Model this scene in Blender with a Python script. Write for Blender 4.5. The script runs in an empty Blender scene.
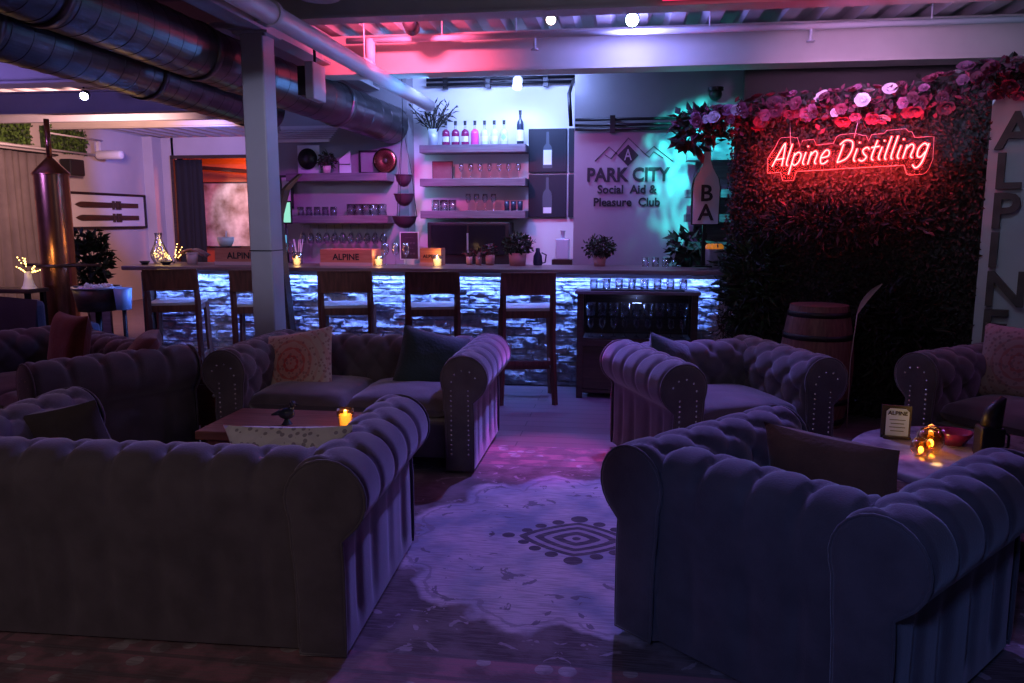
import bpy, bmesh, math, random
from mathutils import Vector, Matrix, noise
R = math.radians; PI = math.pi
random.seed(7)
sc = bpy.context.scene
C = sc.collection
sc.view_settings.view_transform = 'Standard'
sc.view_settings.look = 'None'
sc.view_settings.gamma = 1.0
sc.view_settings.use_curve_mapping = False
sc.view_settings.exposure = 0.2

# ------------------------------------------------------------------ materials
def mat(name, col, rough=.6, metal=0, emit=None, es=0, noise_s=None, noise_amt=.25, bump=None, sheen=0, spec=.5, col2=None, trans=None):
    m = bpy.data.materials.new(name); m.use_nodes = True
    nt = m.node_tree; b = nt.nodes['Principled BSDF']
    b.inputs['Base Color'].default_value = (*col, 1)
    b.inputs['Roughness'].default_value = rough
    b.inputs['Metallic'].default_value = metal
    b.inputs['Specular IOR Level'].default_value = spec
    if sheen:
        b.inputs['Sheen Weight'].default_value = sheen
        b.inputs['Sheen Roughness'].default_value = .45
        b.inputs['Sheen Tint'].default_value = (.9, .88, 1, 1)
    if emit:
        b.inputs['Emission Color'].default_value = (*emit, 1); b.inputs['Emission Strength'].default_value = es
    tc = nt.nodes.new('ShaderNodeTexCoord')
    if noise_s:
        n = nt.nodes.new('ShaderNodeTexNoise'); n.inputs['Scale'].default_value = noise_s; n.inputs['Detail'].default_value = 6
        nt.links.new(tc.outputs['Object'], n.inputs['Vector'])
        cr = nt.nodes.new('ShaderNodeValToRGB')
        c2 = col2 or tuple(c * (1 - noise_amt) for c in col)
        cr.color_ramp.elements[0].position = .35; cr.color_ramp.elements[0].color = (*c2, 1)
        cr.color_ramp.elements[1].position = .65; cr.color_ramp.elements[1].color = (*col, 1)
        nt.links.new(n.outputs['Fac'], cr.inputs['Fac']); nt.links.new(cr.outputs['Color'], b.inputs['Base Color'])
    if bump:
        n2 = nt.nodes.new('ShaderNodeTexNoise'); n2.inputs['Scale'].default_value = bump[0]; n2.inputs['Detail'].default_value = 4
        nt.links.new(tc.outputs['Object'], n2.inputs['Vector'])
        bp = nt.nodes.new('ShaderNodeBump'); bp.inputs['Strength'].default_value = bump[1]; bp.inputs['Distance'].default_value = .02
        nt.links.new(n2.outputs['Fac'], bp.inputs['Height']); nt.links.new(bp.outputs['Normal'], b.inputs['Normal'])
    return m

def wood(name, c1, c2, scale=6, rough=.45, axis=0, spec=.5):
    m = mat(name, c1, rough, spec=spec); nt = m.node_tree; b = nt.nodes['Principled BSDF']
    tc = nt.nodes.new('ShaderNodeTexCoord'); mp = nt.nodes.new('ShaderNodeMapping')
    s = [10, 10, 10]; s[axis] = .8; mp.inputs['Scale'].default_value = s
    n = nt.nodes.new('ShaderNodeTexNoise'); n.inputs['Scale'].default_value = scale; n.inputs['Detail'].default_value = 8
    cr = nt.nodes.new('ShaderNodeValToRGB'); cr.color_ramp.elements[0].position = .3; cr.color_ramp.elements[1].position = .7
    cr.color_ramp.elements[0].color = (*c1, 1); cr.color_ramp.elements[1].color = (*c2, 1)
    nt.links.new(tc.outputs['Object'], mp.inputs['Vector']); nt.links.new(mp.outputs['Vector'], n.inputs['Vector'])
    nt.links.new(n.outputs['Fac'], cr.inputs['Fac']); nt.links.new(cr.outputs['Color'], b.inputs['Base Color'])
    bp = nt.nodes.new('ShaderNodeBump'); bp.inputs['Strength'].default_value = .25; bp.inputs['Distance'].default_value = .01
    nt.links.new(n.outputs['Fac'], bp.inputs['Height']); nt.links.new(bp.outputs['Normal'], b.inputs['Normal'])
    return m

def glassmat(name, tint=(1, 1, 1), gloss=.25, ro=.05):
    m = bpy.data.materials.new(name); m.use_nodes = True; nt = m.node_tree; nt.nodes.clear()
    o = nt.nodes.new('ShaderNodeOutputMaterial'); mx = nt.nodes.new('ShaderNodeMixShader')
    t = nt.nodes.new('ShaderNodeBsdfTransparent'); t.inputs[0].default_value = (*tint, 1)
    g = nt.nodes.new('ShaderNodeBsdfGlossy'); g.inputs['Roughness'].default_value = ro
    lw = nt.nodes.new('ShaderNodeLayerWeight'); lw.inputs['Blend'].default_value = gloss
    nt.links.new(lw.outputs['Facing'], mx.inputs[0]); nt.links.new(t.outputs[0], mx.inputs[1]); nt.links.new(g.outputs[0], mx.inputs[2])
    nt.links.new(mx.outputs[0], o.inputs[0]); return m

def emis(name, col, s):
    return mat(name, (0, 0, 0), .5, emit=col, es=s)

M = {}
M['velvet'] = mat('velvet', (.125, .105, .13), .85, noise_s=9, noise_amt=.25, sheen=.6, bump=(160, .12), spec=.2)
M['velvet_d'] = mat('velvet_brown', (.07, .055, .055), .9, noise_s=9, sheen=.3, bump=(160, .12), spec=.2)
M['bluefab'] = mat('blue_fabric', (.09, .11, .19), .9, noise_s=5, sheen=.3, bump=(90, .2), spec=.2)
M['stud'] = mat('nickel_stud', (.75, .75, .78), .22, 1)
M['footwood'] = wood('dark_foot_wood', (.02, .01, .008), (.05, .03, .02))
M['teal'] = mat('teal_velvet', (.025, .055, .06), .8, noise_s=6, sheen=.5, bump=(60, .2))
M['rust'] = mat('rust_fabric', (.22, .045, .03), .85, noise_s=8, sheen=.3, bump=(60, .2))
M['mauve'] = mat('mauve_fabric', (.25, .09, .11), .85, noise_s=8, sheen=.4, bump=(60, .2))
M['brownp'] = mat('brown_fabric', (.20, .09, .05), .9, noise_s=8, sheen=.2, bump=(60, .2))
M['paint'] = mat('painted_steel', (.42, .42, .44), .5, noise_s=3, noise_amt=.12)
M['creamp'] = mat('cream_paint', (.62, .58, .5), .6, noise_s=3, noise_amt=.1)
M['pipep'] = mat('pipe_paint', (.62, .6, .62), .4)
M['duct'] = mat('galvanised_duct', (.13, .12, .125), .3, .9, noise_s=6, noise_amt=.3)
M['deck'] = mat('deck_paint', (.5, .48, .48), .55, noise_s=2, noise_amt=.15)
M['deckd'] = mat('deck_dark', (.1, .09, .09), .8)
M['wwall'] = mat('white_wall', (.72, .72, .74), .7, noise_s=1.5, noise_amt=.08)
M['gwall'] = mat('plaster_wall', (.34, .33, .35), .75, noise_s=1.2, noise_amt=.22, bump=(12, .15))
M['dwall'] = mat('dark_wall', (.07, .06, .055), .8, noise_s=2, noise_amt=.2)
M['lwall'] = mat('left_wall', (.6, .55, .52), .7, noise_s=1.5, noise_amt=.1)
M['owall'] = mat('orange_wall', (.7, .2, .07), .7, noise_s=1.5, noise_amt=.2)
M['black'] = mat('black', (.012, .012, .013), .45)
M['blackm'] = mat('black_metal', (.02, .02, .022), .35, .6)
M['white'] = mat('white', (.75, .74, .72), .5)
M['ledge'] = mat('ledgestone', (.44, .45, .5), .75, noise_s=14, noise_amt=.45, bump=(45, .6))
M['bartop'] = wood('bar_top_wood', (.12, .08, .08), (.24, .17, .17), 4, .32)
M['stoolw'] = wood('stool_wood', (.08, .028, .018), (.16, .06, .04), 5, .4, 2)
M['seatp'] = mat('stool_seat', (.5, .47, .46), .35)
M['tablew'] = wood('table_wood', (.13, .04, .03), (.24, .09, .06), 5, .35)
M['marble'] = mat('marbled_top', (.52, .45, .5), .18, noise_s=7, col2=(.2, .16, .2))
M['darkwood'] = wood('dark_wood', (.03, .018, .015), (.07, .04, .03), 5, .4)
M['crate'] = wood('crate_wood', (.42, .13, .08), (.6, .24, .15), 5, .6)
M['shelfw'] = wood('shelf_wood', (.12, .09, .12), (.2, .16, .2), 5, .5)
M['glass'] = glassmat('clear_glass', (.93, .95, .97), .5, .08)
M['frost'] = glassmat('pane_glass', (.9, .92, .95), .12)
M['amberg'] = glassmat('amber_glass', (1, .75, .35), .4)
M['copper'] = mat('copper', (.62, .28, .17), .27, 1, noise_s=5, noise_amt=.3)
M['steel'] = mat('steel', (.65, .65, .68), .35, .6)
M['leaf'] = mat('leaf', (.035, .075, .025), .6, noise_s=12, noise_amt=.5)
M['leafn'] = mat('neutral_leaf', (.05, .036, .038), .6, noise_s=12, noise_amt=.5)
M['leafg'] = mat('moss_green', (.10, .22, .03), .8, noise_s=12, noise_amt=.5)
M['leafd'] = mat('dark_leaf', (.03, .03, .02), .65, noise_s=10, noise_amt=.5)
M['stem'] = mat('stem', (.08, .045, .03), .8)
M['pinkf'] = mat('pink_petal', (.42, .13, .27), .6, noise_s=30, noise_amt=.3)
M['whitef'] = mat('blush_petal', (.75, .6, .68), .6, noise_s=30, noise_amt=.2)
M['redf'] = mat('rose_petal', (.28, .04, .09), .6, noise_s=30, noise_amt=.3)
M['burg'] = mat('burgundy_petal', (.16, .03, .06), .6, noise_s=30, noise_amt=.3)
M['curtain'] = mat('curtain_fabric', (.15, .13, .125), .85, noise_s=4, noise_amt=.2)
M['curtaind'] = mat('dark_curtain', (.012, .011, .012), .85)
M['pot'] = mat('pale_pot', (.62, .4, .42), .6)
M['terra'] = mat('pink_pot', (.55, .3, .32), .6)
M['letter'] = mat('sign_letter', (.012, .012, .015), .6)
M['board'] = mat('white_board', (.62, .66, .72), .6, noise_s=3, noise_amt=.1)
M['boardl'] = mat('letter_face', (.09, .08, .075), .6, noise_s=10, noise_amt=.3)
M['pinkliq'] = mat('pink_spirit', (.8, .08, .35), .15, spec=.6)
M['redliq'] = mat('red_spirit', (.25, .02, .1), .15, spec=.6)
M['clearb'] = mat('clear_bottle', (.6, .68, .78), .12, spec=.8)
M['label'] = mat('paper_label', (.72, .74, .78), .6)
M['bottled'] = mat('dark_bottle', (.03, .04, .07), .15)
M['basket'] = mat('wire_basket', (.10, .05, .08), .5, .4)
M['tomato'] = mat('red_fruit', (.6, .03, .05), .3)
M['barrelw'] = wood('barrel_wood', (.12, .045, .04), (.24, .1, .08), 6, .5, 2)
M['barrelh'] = mat('barrel_hoop', (.05, .045, .045), .5, .8)
M['feather'] = mat('pampas', (.5, .38, .36), .8)
M['posterb'] = mat('poster_black', (.018, .022, .035), .35)
M['posterbot'] = mat('poster_bottle', (.07, .08, .11), .5)
M['ledbar'] = emis('led_strip', (.3, .55, 1), 5)
M['bulbb'] = emis('blue_bulb', (.45, .65, 1), 60)
M['bulbw'] = emis('warm_bulb', (1, .7, .6), 30)
M['bulbc'] = emis('cool_bulb', (.8, .9, 1), 25)
M['bulbp'] = emis('violet_bulb', (.6, .6, 1), 30)
M['neon'] = emis('neon_red', (1, .015, .025), 9)
M['neoncore'] = emis('neon_core', (1, .40, .34), 2.6)
M['redtube'] = emis('red_tube', (1, .02, .1), 1.6)
M['fairy'] = emis('fairy_gold', (1, .58, .16), 7)
M['flame'] = emis('candle_flame', (1, .55, .14), 14)
M['screen'] = emis('green_screen', (.35, .9, .7), .8)
M['screenb'] = emis('tablet_screen', (.15, .5, .9), .7)
M['acryl'] = glassmat('acrylic', (.96, .9, .9), .12)
M['acryle'] = mat('acrylic_edge', (.45, .35, .35), .3)
M['menu'] = mat('menu_board', (.05, .03, .05), .5)
M['art_o'] = mat('landscape_print', (.8, .8, .78), .6, noise_s=2.6, col2=(.22, .16, .12))
M['card'] = mat('lit_blue_card', (.38, .55, .85), .6)  # blue light falling on the card is put into its base colour
M['ice'] = mat('ice', (.75, .8, .85), .1, spec=.8)
M['bluebkt'] = mat('frosted_bucket', (.35, .55, .8), .3)
M['mirrorb'] = mat('window_glass_dark', (.012, .011, .014), .15)

# ---- floor material: polished dark boards
def floor_mat():
    m = mat('floor_boards', (.2, .15, .15), .22); nt = m.node_tree; b = nt.nodes['Principled BSDF']
    tc = nt.nodes.new('ShaderNodeTexCoord'); br = nt.nodes.new('ShaderNodeTexBrick')
    br.inputs['Color1'].default_value = (.15, .10, .12, 1); br.inputs['Color2'].default_value = (.19, .13, .145, 1); br.inputs['Mortar'].default_value = (.05, .04, .04, 1)
    br.inputs['Scale'].default_value = 1; br.inputs['Brick Width'].default_value = 1.4; br.inputs['Row Height'].default_value = .14; br.inputs['Mortar Size'].default_value = .004
    nt.links.new(tc.outputs['Object'], br.inputs['Vector']); nt.links.new(br.outputs['Color'], b.inputs['Base Color'])
    n = nt.nodes.new('ShaderNodeTexNoise'); n.inputs['Scale'].default_value = 5; n.inputs['Detail'].default_value = 5
    mr = nt.nodes.new('ShaderNodeMapRange'); mr.inputs['To Min'].default_value = .38; mr.inputs['To Max'].default_value = .46
    nt.links.new(tc.outputs['Object'], n.inputs['Vector']); nt.links.new(n.outputs['Fac'], mr.inputs['Value']); nt.links.new(mr.outputs['Result'], b.inputs['Roughness'])
    return m
M['floor'] = floor_mat()

# ------------------------------------------------------------------ mesh helpers
class MB:
    def __init__(s): s.v = []; s.f = []; s.mi = []; s.sm = []
    def add(s, vs, fs, mi=0, smooth=False):
        o = len(s.v); s.v += [tuple(v) for v in vs]
        for f in fs: s.f.append([i + o for i in f]); s.mi.append(mi); s.sm.append(smooth)
    def box(s, c, d, rz=0, mi=0, m=None):
        x, y, z = d[0] / 2, d[1] / 2, d[2] / 2
        vs = [Vector((a, b, e)) for a in (-x, x) for b in (-y, y) for e in (-z, z)]
        mm = Matrix.Translation(c) @ (m or Matrix.Rotation(rz, 4, 'Z'))
        s.add([mm @ v for v in vs], [(0, 1, 3, 2), (4, 6, 7, 5), (0, 4, 5, 1), (2, 3, 7, 6), (0, 2, 6, 4), (1, 5, 7, 3)], mi)
    def bbox(s, c, d, bev=.01, rz=0, mi=0, m=None):
        bm = bmesh.new(); bmesh.ops.create_cube(bm, size=1)
        for v in bm.verts: v.co = Vector((v.co.x * d[0], v.co.y * d[1], v.co.z * d[2]))
        bmesh.ops.bevel(bm, geom=bm.edges[:], offset=min(bev, min(d) * .45), segments=2, affect='EDGES', profile=.5)
        mm = Matrix.Translation(c) @ (m or Matrix.Rotation(rz, 4, 'Z'))
        bm.verts.index_update()
        s.add([mm @ v.co for v in bm.verts], [[v.index for v in f.verts] for f in bm.faces], mi); bm.free()
    def lathe(s, prof, c=(0, 0, 0), n=24, mi=0, m=None, smooth=True, caps=True):
        mm = Matrix.Translation(c) @ (m or Matrix.Identity(4))
        vs = []; fs = []
        for r, z in prof:
            for k in range(n):
                a = 2 * PI * k / n; vs.append(mm @ Vector((r * math.cos(a), r * math.sin(a), z)))
        for i in range(len(prof) - 1):
            for k in range(n):
                k2 = (k + 1) % n; fs.append((i * n + k, i * n + k2, (i + 1) * n + k2, (i + 1) * n + k))
        s.add(vs, fs, mi, smooth)
        if caps:
            if prof[0][0] > 1e-4: s.add(vs[:n], [list(range(n))[::-1]], mi)
            if prof[-1][0] > 1e-4: s.add(vs[-n:], [list(range(n))], mi)
    def tube(s, pts, r, n=8, mi=0, closed=False, smooth=True):
        pts = [Vector(p) for p in pts]; N = len(pts); vs = []; fs = []
        up = Vector((0, 0, 1)); prev = None
        for i, p in enumerate(pts):
            if closed: t = pts[(i + 1) % N] - pts[i - 1]
            else: t = pts[min(i + 1, N - 1)] - pts[max(i - 1, 0)]
            if t.length < 1e-9: t = Vector((0, 0, 1))
            t.normalize()
            if prev is None:
                a = up if abs(t.z) < .9 else Vector((1, 0, 0)); x = t.cross(a).normalized()
            else:
                x = (prev - t * prev.dot(t))
                x = x.normalized() if x.length > 1e-6 else t.orthogonal().normalized()
            prev = x; y = t.cross(x); rr = r[i] if isinstance(r, (list, tuple)) else r
            for k in range(n):
                a = 2 * PI * k / n; vs.append(p + x * (rr * math.cos(a)) + y * (rr * math.sin(a)))
        L = N if closed else N - 1
        for i in range(L):
            for k in range(n):
                k2 = (k + 1) % n; j = (i + 1) % N; fs.append((i * n + k, i * n + k2, j * n + k2, j * n + k))
        if not closed: fs.append(list(range(n))[::-1]); fs.append([(N - 1) * n + k for k in range(n)])
        s.add(vs, fs, mi, smooth)
    def sphere(s, c, r, n=10, mi=0, sc=(1, 1, 1)):
        prof = [(r * math.sin(PI * i / (n // 2 + 1)) + 1e-5, -r * math.cos(PI * i / (n // 2 + 1))) for i in range(n // 2 + 2)]
        s.lathe(prof, c, n, mi, Matrix.Diagonal((*sc, 1)), caps=False)
    def prism(s, poly, t, m=None, mi=0):
        """poly in XZ plane, thickness along -Y..0"""
        mm = m or Matrix.Identity(4); n = len(poly)
        a = [mm @ Vector((x, 0, z)) for x, z in poly]; b = [mm @ Vector((x, t, z)) for x, z in poly]
        s.add(a + b, [list(range(n)), list(range(2 * n - 1, n - 1, -1))] + [(i, n + i, n + (i + 1) % n, (i + 1) % n) for i in range(n)], mi)
    def grid(s, fn, nu, nv, mi=0, smooth=True):
        vs = [fn(i / nu, j / nv) for i in range(nu + 1) for j in range(nv + 1)]
        fs = [(i * (nv + 1) + j, (i + 1) * (nv + 1) + j, (i + 1) * (nv + 1) + j + 1, i * (nv + 1) + j + 1) for i in range(nu) for j in range(nv)]
        s.add(vs, fs, mi, smooth)
    def mesh(s, name, mats):
        me = bpy.data.meshes.new(name); me.from_pydata(s.v, [], s.f)
        for m in (mats if isinstance(mats, (list, tuple)) else [mats]): me.materials.append(m)
        me.polygons.foreach_set('material_index', s.mi); me.polygons.foreach_set('use_smooth', s.sm); me.update()
        bm = bmesh.new(); bm.from_mesh(me); bmesh.ops.recalc_face_normals(bm, faces=bm.faces); bm.to_mesh(me); bm.free()
        return me
    def build(s, name, mats, parent=None, loc=None, rz=0):
        o = bpy.data.objects.new(name, s.mesh(name, mats)); C.objects.link(o)
        if parent: o.parent = parent
        if loc: o.location = loc
        if rz: o.rotation_euler.z = rz
        return o

def tag(o, label, cat, group=None, kind=None):
    o['label'] = label; o['category'] = cat
    if group: o['group'] = group
    if kind: o['kind'] = kind
    return o
def thing(name, label, cat, loc=(0, 0, 0), rz=0, group=None):
    o = bpy.data.objects.new(name, None); C.objects.link(o); o.empty_display_size = .1
    o.location = loc; o.rotation_euler = (0, 0, rz); return tag(o, label, cat, group)
def struct(o): o['kind'] = 'structure'; return o
def dup(o, loc=None, rz=None, label=None, parent=None, group=None):
    c = o.copy(); C.objects.link(c)
    if parent: c.parent = parent
    if loc is not None: c.location = loc
    if rz is not None: c.rotation_euler.z = rz
    if label: c['label'] = label
    if group: c['group'] = group
    for ch in o.children: dup(ch, parent=c)
    return c
def text(body, size, loc, rot, name, m, parent=None, depth=.004, bold=0.0, align='CENTER', spacing=1.0, sx=1.0):
    cu = bpy.data.curves.new(name, 'FONT'); cu.body = body; cu.size = size; cu.extrude = depth; cu.offset = bold * size
    cu.align_x = align; cu.align_y = 'CENTER'; cu.space_character = spacing; cu.resolution_u = 3
    t = bpy.data.objects.new(name, cu); C.objects.link(t)
    dg = bpy.context.evaluated_depsgraph_get(); me = bpy.data.meshes.new_from_object(t.evaluated_get(dg))
    bpy.data.objects.remove(t); me.materials.clear(); me.materials.append(m)
    o = bpy.data.objects.new(name, me); C.objects.link(o); o.rotation_euler = rot; o.location = loc; o.scale.x = sx
    if parent: o.parent = parent
    return o
def bx(name, c, d, m, parent=None, bev=0, rz=0):
    b = MB(); (b.bbox(c, d, bev, rz) if bev else b.box(c, d, rz)); return b.build(name, m, parent)
def rots(v): return v

# ================================================================== ROOM SHELL
b = MB(); b.box((-2, 7.5, -.05), (18, 20, .1)); struct(b.build('floor', M['floor']))
# corrugated metal deck: flutes run away from the camera
b = MB(); x = -9.4; z0, z1 = 3.06, 3.13; prof = []
while x < 7:
    prof += [(x, z1), (x + .10, z1), (x + .14, z0), (x + .25, z0), (x + .29, z1)]; x += .29
def deckmesh():
    vs = []; n = len(prof)
    for y in (-2.4, 17): vs += [(p[0], y, p[1]) for p in prof]
    return vs, [(i, i + 1, n + i + 1, n + i) for i in range(n - 1)]
b.add(*deckmesh()); b.box((-1.2, 7.3, 3.2), (16.6, 19.4, .08), mi=1)
struct(b.build('ceiling', [M['deck'], M['deckd']]))
# beams and column
def ibeam(name, x0, x1, y, zb, h, m, fl=.14):
    b = MB(); xc, L = (x0 + x1) / 2, x1 - x0
    b.box((xc, y, zb + .008), (L, fl, .016)); b.box((xc, y, zb + h - .008), (L, fl, .016)); b.box((xc, y, zb + h / 2), (L, .016, h - .03))
    return struct(b.build(name, m))
ibeam('trim_1', -9.1, 6, 5.62, 2.86, .19, M['paint'], .18)
b = MB(); b.box((-1.55, 6.9, 2.87), (15.1, .16, .32)); b.box((-1.55, 6.86, 2.71), (15.1, .26, .02)); struct(b.build('trim_2', M['creamp']))
ibeam('trim_3', -9.1, -3.9, 9.0, 2.74, .26, M['paint'], .16)
ibeam('trim_4', -9.1, -3.9, 11.8, 2.90, .13, M['creamp'], .12)
b = MB(); b.box((-9.1 + 2.6, 10.4, 2.88), (5.2, .1, .1)); struct(b.build('trim_5', M['paint']))
# lengthwise beam over the column
b = MB(); b.box((-2.62, 4.2, 2.81), (.16, 8.0, .018)); b.box((-2.62, 4.2, 3.03), (.16, 8.0, .018)); b.box((-2.62, 4.2, 2.92), (.018, 8.0, .22)); struct(b.build('trim_6', M['paint']))
b = MB(); b.bbox((-2.65, 5.65, 1.395), (.17, .2, 2.79), .012); b.box((-2.65, 5.65, 2.79), (.26, .24, .02))
for sx in (-1, 1):
    b.lathe([(.018, 0), (.018, .02)], (-2.65 + sx * .1, 5.56, 2.765), 6)
b.box((-2.65, 5.65, 1.26), (.176, .206, .008), mi=1)
struct(b.build('column', [M['paint'], M['black']]))

# walls
def wall(name, x0, y0, x1, y1, z0, z1, m, t=.1):
    L = math.hypot(x1 - x0, y1 - y0); a = math.atan2(y1 - y0, x1 - x0); b = MB()
    b.box(((x0 + x1) / 2, (y0 + y1) / 2, (z0 + z1) / 2), (L, t, z1 - z0), a); return struct(b.build(name, m))
wall('wall_nook', -2.3, 8.55, .9, 8.55, 0, 3.05, M['wwall'])
wall('wall_shelves', -3.7, 8.4, -2.27, 8.4, 0, 3.05, M['gwall'], .3)
wall('wall_mural', -.51, 7.86, 1.2, 7.86, 0, 3.05, M['gwall'])
wall('wall_left', -9.15, -2.4, -9.15, 14.6, 0, 3.05, M['lwall'])
b = MB(); b.box((-8.9, 14.65, 1.52), (.5, .1, 3.05)); b.box((-5.4, 14.65, 1.52), (3.4, .1, 3.05)); b.box((-7.9, 14.65, 2.86), (1.6, .1, .38))
b.box((-9.0, 14.45, 1.52), (.2, .3, 3.05)); struct(b.build('wall_back', M['lwall']))
wall('wall_alcove', -9.6, 16.6, -5.5, 16.6, 0, 3.05, M['owall'])
wall('wall_alcove_side', -5.9, 14.7, -5.9, 16.6, 0, 3.05, M['owall'])
wall('wall_side', -3.72, 8.5, -3.72, 14.6, 0, 3.05, M['wwall'])
wall('wall_rear', -9.15, -2.4, 6.5, -2.4, 0, 3.05, M['dwall'])
wall('wall_east', 6.0, -2.4, 6.0, 7.3, 0, 3.05, M['dwall'])
# angled wall behind the foliage panel
WA = math.atan2(-.45, .89); W0 = Vector((.84, 6.75, 0)); WD = Vector((math.cos(WA), math.sin(WA), 0)); WN = Vector((-WD.y, WD.x, 0)) * -1   # WN points to the room
def wp(t, off=0, z=0): return W0 + WD * t + WN * off + Vector((0, 0, z))
p0, p1 = wp(0, -.12), wp(5.9, -.12)
wall('wall_right', p0.x, p0.y, p1.x, p1.y, 0, 2.28, M['dwall'])
wall('wall_far_right', .98, 7.35, 6, 7.35, 0, 3.05, M['dwall'])
# doorway frame + dark curtain
b = MB(); b.box((-8.66, 14.57, 1.33), (.06, .08, 2.66)); b.box((-7.12, 14.57, 1.33), (.06, .08, 2.66)); b.box((-7.89, 14.57, 2.68), (1.6, .08, .06))
struct(b.build('door_1', M['darkwood']))

def curtain(name, label, w, h, folds, amp, m, loc, rz):
    b = MB()
    def fn(u, v):
        a = amp * (.6 + .4 * v); q = abs(math.sin(u * folds * PI + .5 * math.sin(v * 3 + u * 9))); return Vector(((u - .5) * w, -a * q ** .7 * (.7 + .3 * math.sin(u * 23)), h * (1 - v)))
    b.grid(fn, folds * 10, 12); o = b.build(name, m); o.location = loc; o.rotation_euler.z = rz
    sd = o.modifiers.new('s', 'SOLIDIFY'); sd.thickness = .006
    return tag(o, label, 'curtain')
curtain('curtain', 'black curtain hanging at the left of the orange doorway', .55, 2.6, 5, .03, M['curtaind'], (-8.25, 14.42, .02), 0)
curtain('curtain', 'pale floor-length curtain in folds on the left wall', 2.6, 2.3, 15, .16, M['curtain'], (-8.93, 10.3, .18), PI / 2)
b = MB(); b.tube([(-8.93, 8.9, 2.5), (-8.93, 11.75, 2.5)], .015, 8); tag(b.build('curtain_rail', M['blackm']), 'dark rail carrying the pale curtain on the left wall', 'curtain rail')
# painting in alcove
t = thing('landscape_painting', 'large misty landscape picture on the orange wall beyond the doorway', 'painting', (-8.25, 16.53, 1.6))
bx('canvas', (0, 0, 0), (1.75, .03, 1.35), M['art_o'], t); 
b = MB()
for s in (-1, 1): b.box((s * .89, -.005, 0), (.03, .05, 1.41)); b.box((0, -.005, s * .69), (1.81, .05, .03))
b.build('picture_frame', M['darkwood'], t)
b = MB(); b.box((-7.9, 16.2, 2.5), (3.2, .06, .08), m=Matrix.Rotation(.08, 4, 'Y')); tag(b.build('wooden_rail', M['darkwood']), 'dark sloping timber rail high in the orange alcove', 'rail')

# framed skis on left wall
t = thing('framed_skis', 'long framed picture of two dark wooden skis on the left wall', 'picture', (-9.07, 13.1, 1.645), PI / 2)
b = MB(); b.box((0, .0, 0), (2.16, .015, .56)); b.build('backing_board', M['white'], t)
b = MB()
for s in (-1, 1): b.box((s * 1.08, -.01, 0), (.04, .045, .6)); b.box((0, -.01, s * .29), (2.2, .045, .04))
b.build('picture_frame', M['black'], t)
for zc in (.1, -.12):
    b = MB(); poly = [(-.88, zc)]
    for i in range(9): u = i / 8; poly.append((-.88 + .18 * u, zc - .05 * math.sin(u * PI / 2)))
    poly += [(.86, zc - .04), (.86, zc + .04)]
    for i in range(8, 0, -1): u = i / 8; poly.append((-.88 + .18 * u, zc + .05 * math.sin(u * PI / 2)))
    b.prism(poly, .012, Matrix.Translation((0, -.025, 0)))
    for xx in (.12, .22, .3): b.box((xx, -.03, zc), (.04, .03, .15))
    b.build('ski', M['darkwood'], t)

# moss panels + rails on left wall
def leafcard(b, c, n, up, L, W, mi=0):
    n = n.normalized(); up = (up - n * up.dot(n)).normalized(); s = n.cross(up)
    b.add([c, c + up * L * .5 + s * W * .5 + n * L * .08, c + up * L, c + up * L * .5 - s * W * .5 + n * L * .08], [(0, 1, 2, 3)], mi)
def rv(): return Vector((random.gauss(0, 1), random.gauss(0, 1), random.gauss(0, 1))).normalized()
def moss(name, label, w, h, n, L, mats, loc, rz, thick=.05, wts=None):
    b = MB(); b.box((0, .02, h / 2), (w, .03, h), mi=len(mats) - 1)
    for i in range(n):
        c = Vector((random.uniform(-w / 2, w / 2), -random.uniform(0, thick), random.uniform(0, h)))
        leafcard(b, c, Vector((random.gauss(0, .6), -1, random.gauss(0, .6))), rv(), L * random.uniform(.6, 1.3), L * .6, random.randrange(len(mats)))
    o = b.build(name, mats); o.location = loc; o.rotation_euler.z = rz
    return tag(o, label, 'moss panel')
moss('moss_panel', 'green moss panel between white rails high on the left wall', 1.0, .36, 900, .06, [M['leafg'], M['leaf']], (-9.06, 12.1, 2.58), PI / 2)
moss('moss_panel', 'darker moss panel above the pale curtain at the far left', 1.8, .4, 900, .06, [M['leaf'], M['leafg']], (-9.06, 10.45, 2.62), PI / 2)
b = MB(); b.tube([(-8.95, 9, 2.575), (-8.95, 12.9, 2.575)], .018, 8); tag(b.build('wall_rail', M['white']), 'lower white rail running under the moss panels on the left wall', 'rail')
b = MB(); b.tube([(-8.95, 11.6, 2.83), (-8.95, 12.9, 2.83)], .014, 8); tag(b.build('wall_rail', M['white']), 'upper short white rail across the green moss panel', 'rail')
t = thing('wall_heater', 'white rounded tube unit fixed at the end of the left wall rails', 'heater', (-8.72, 12.75, 2.58))
b = MB(); b.lathe([(.02, -.24), (.06, -.235), (.075, -.2), (.075, .2), (.06, .235), (.02, .24)], (0, 0, 0), 20, m=Matrix.Rotation(PI / 2, 4, 'Y')); b.build('housing', M['white'], t)
bx('bracket', (-.2, 0, .12), (.05, .06, .2), M['white'], t)
t = thing('wall_shadow_box', 'dark box standing in for the shadow under the moss panel on the left wall', 'speaker', (-8.95, 12.1, 2.33))  # dark box put where only a shadow falls on the wall
bx('cabinet', (0, 0, 0), (.2, .34, .26), M['black'], t, .02); bx('bracket', (-.12, 0, 0), (.06, .08, .1), M['blackm'], t)

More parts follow.
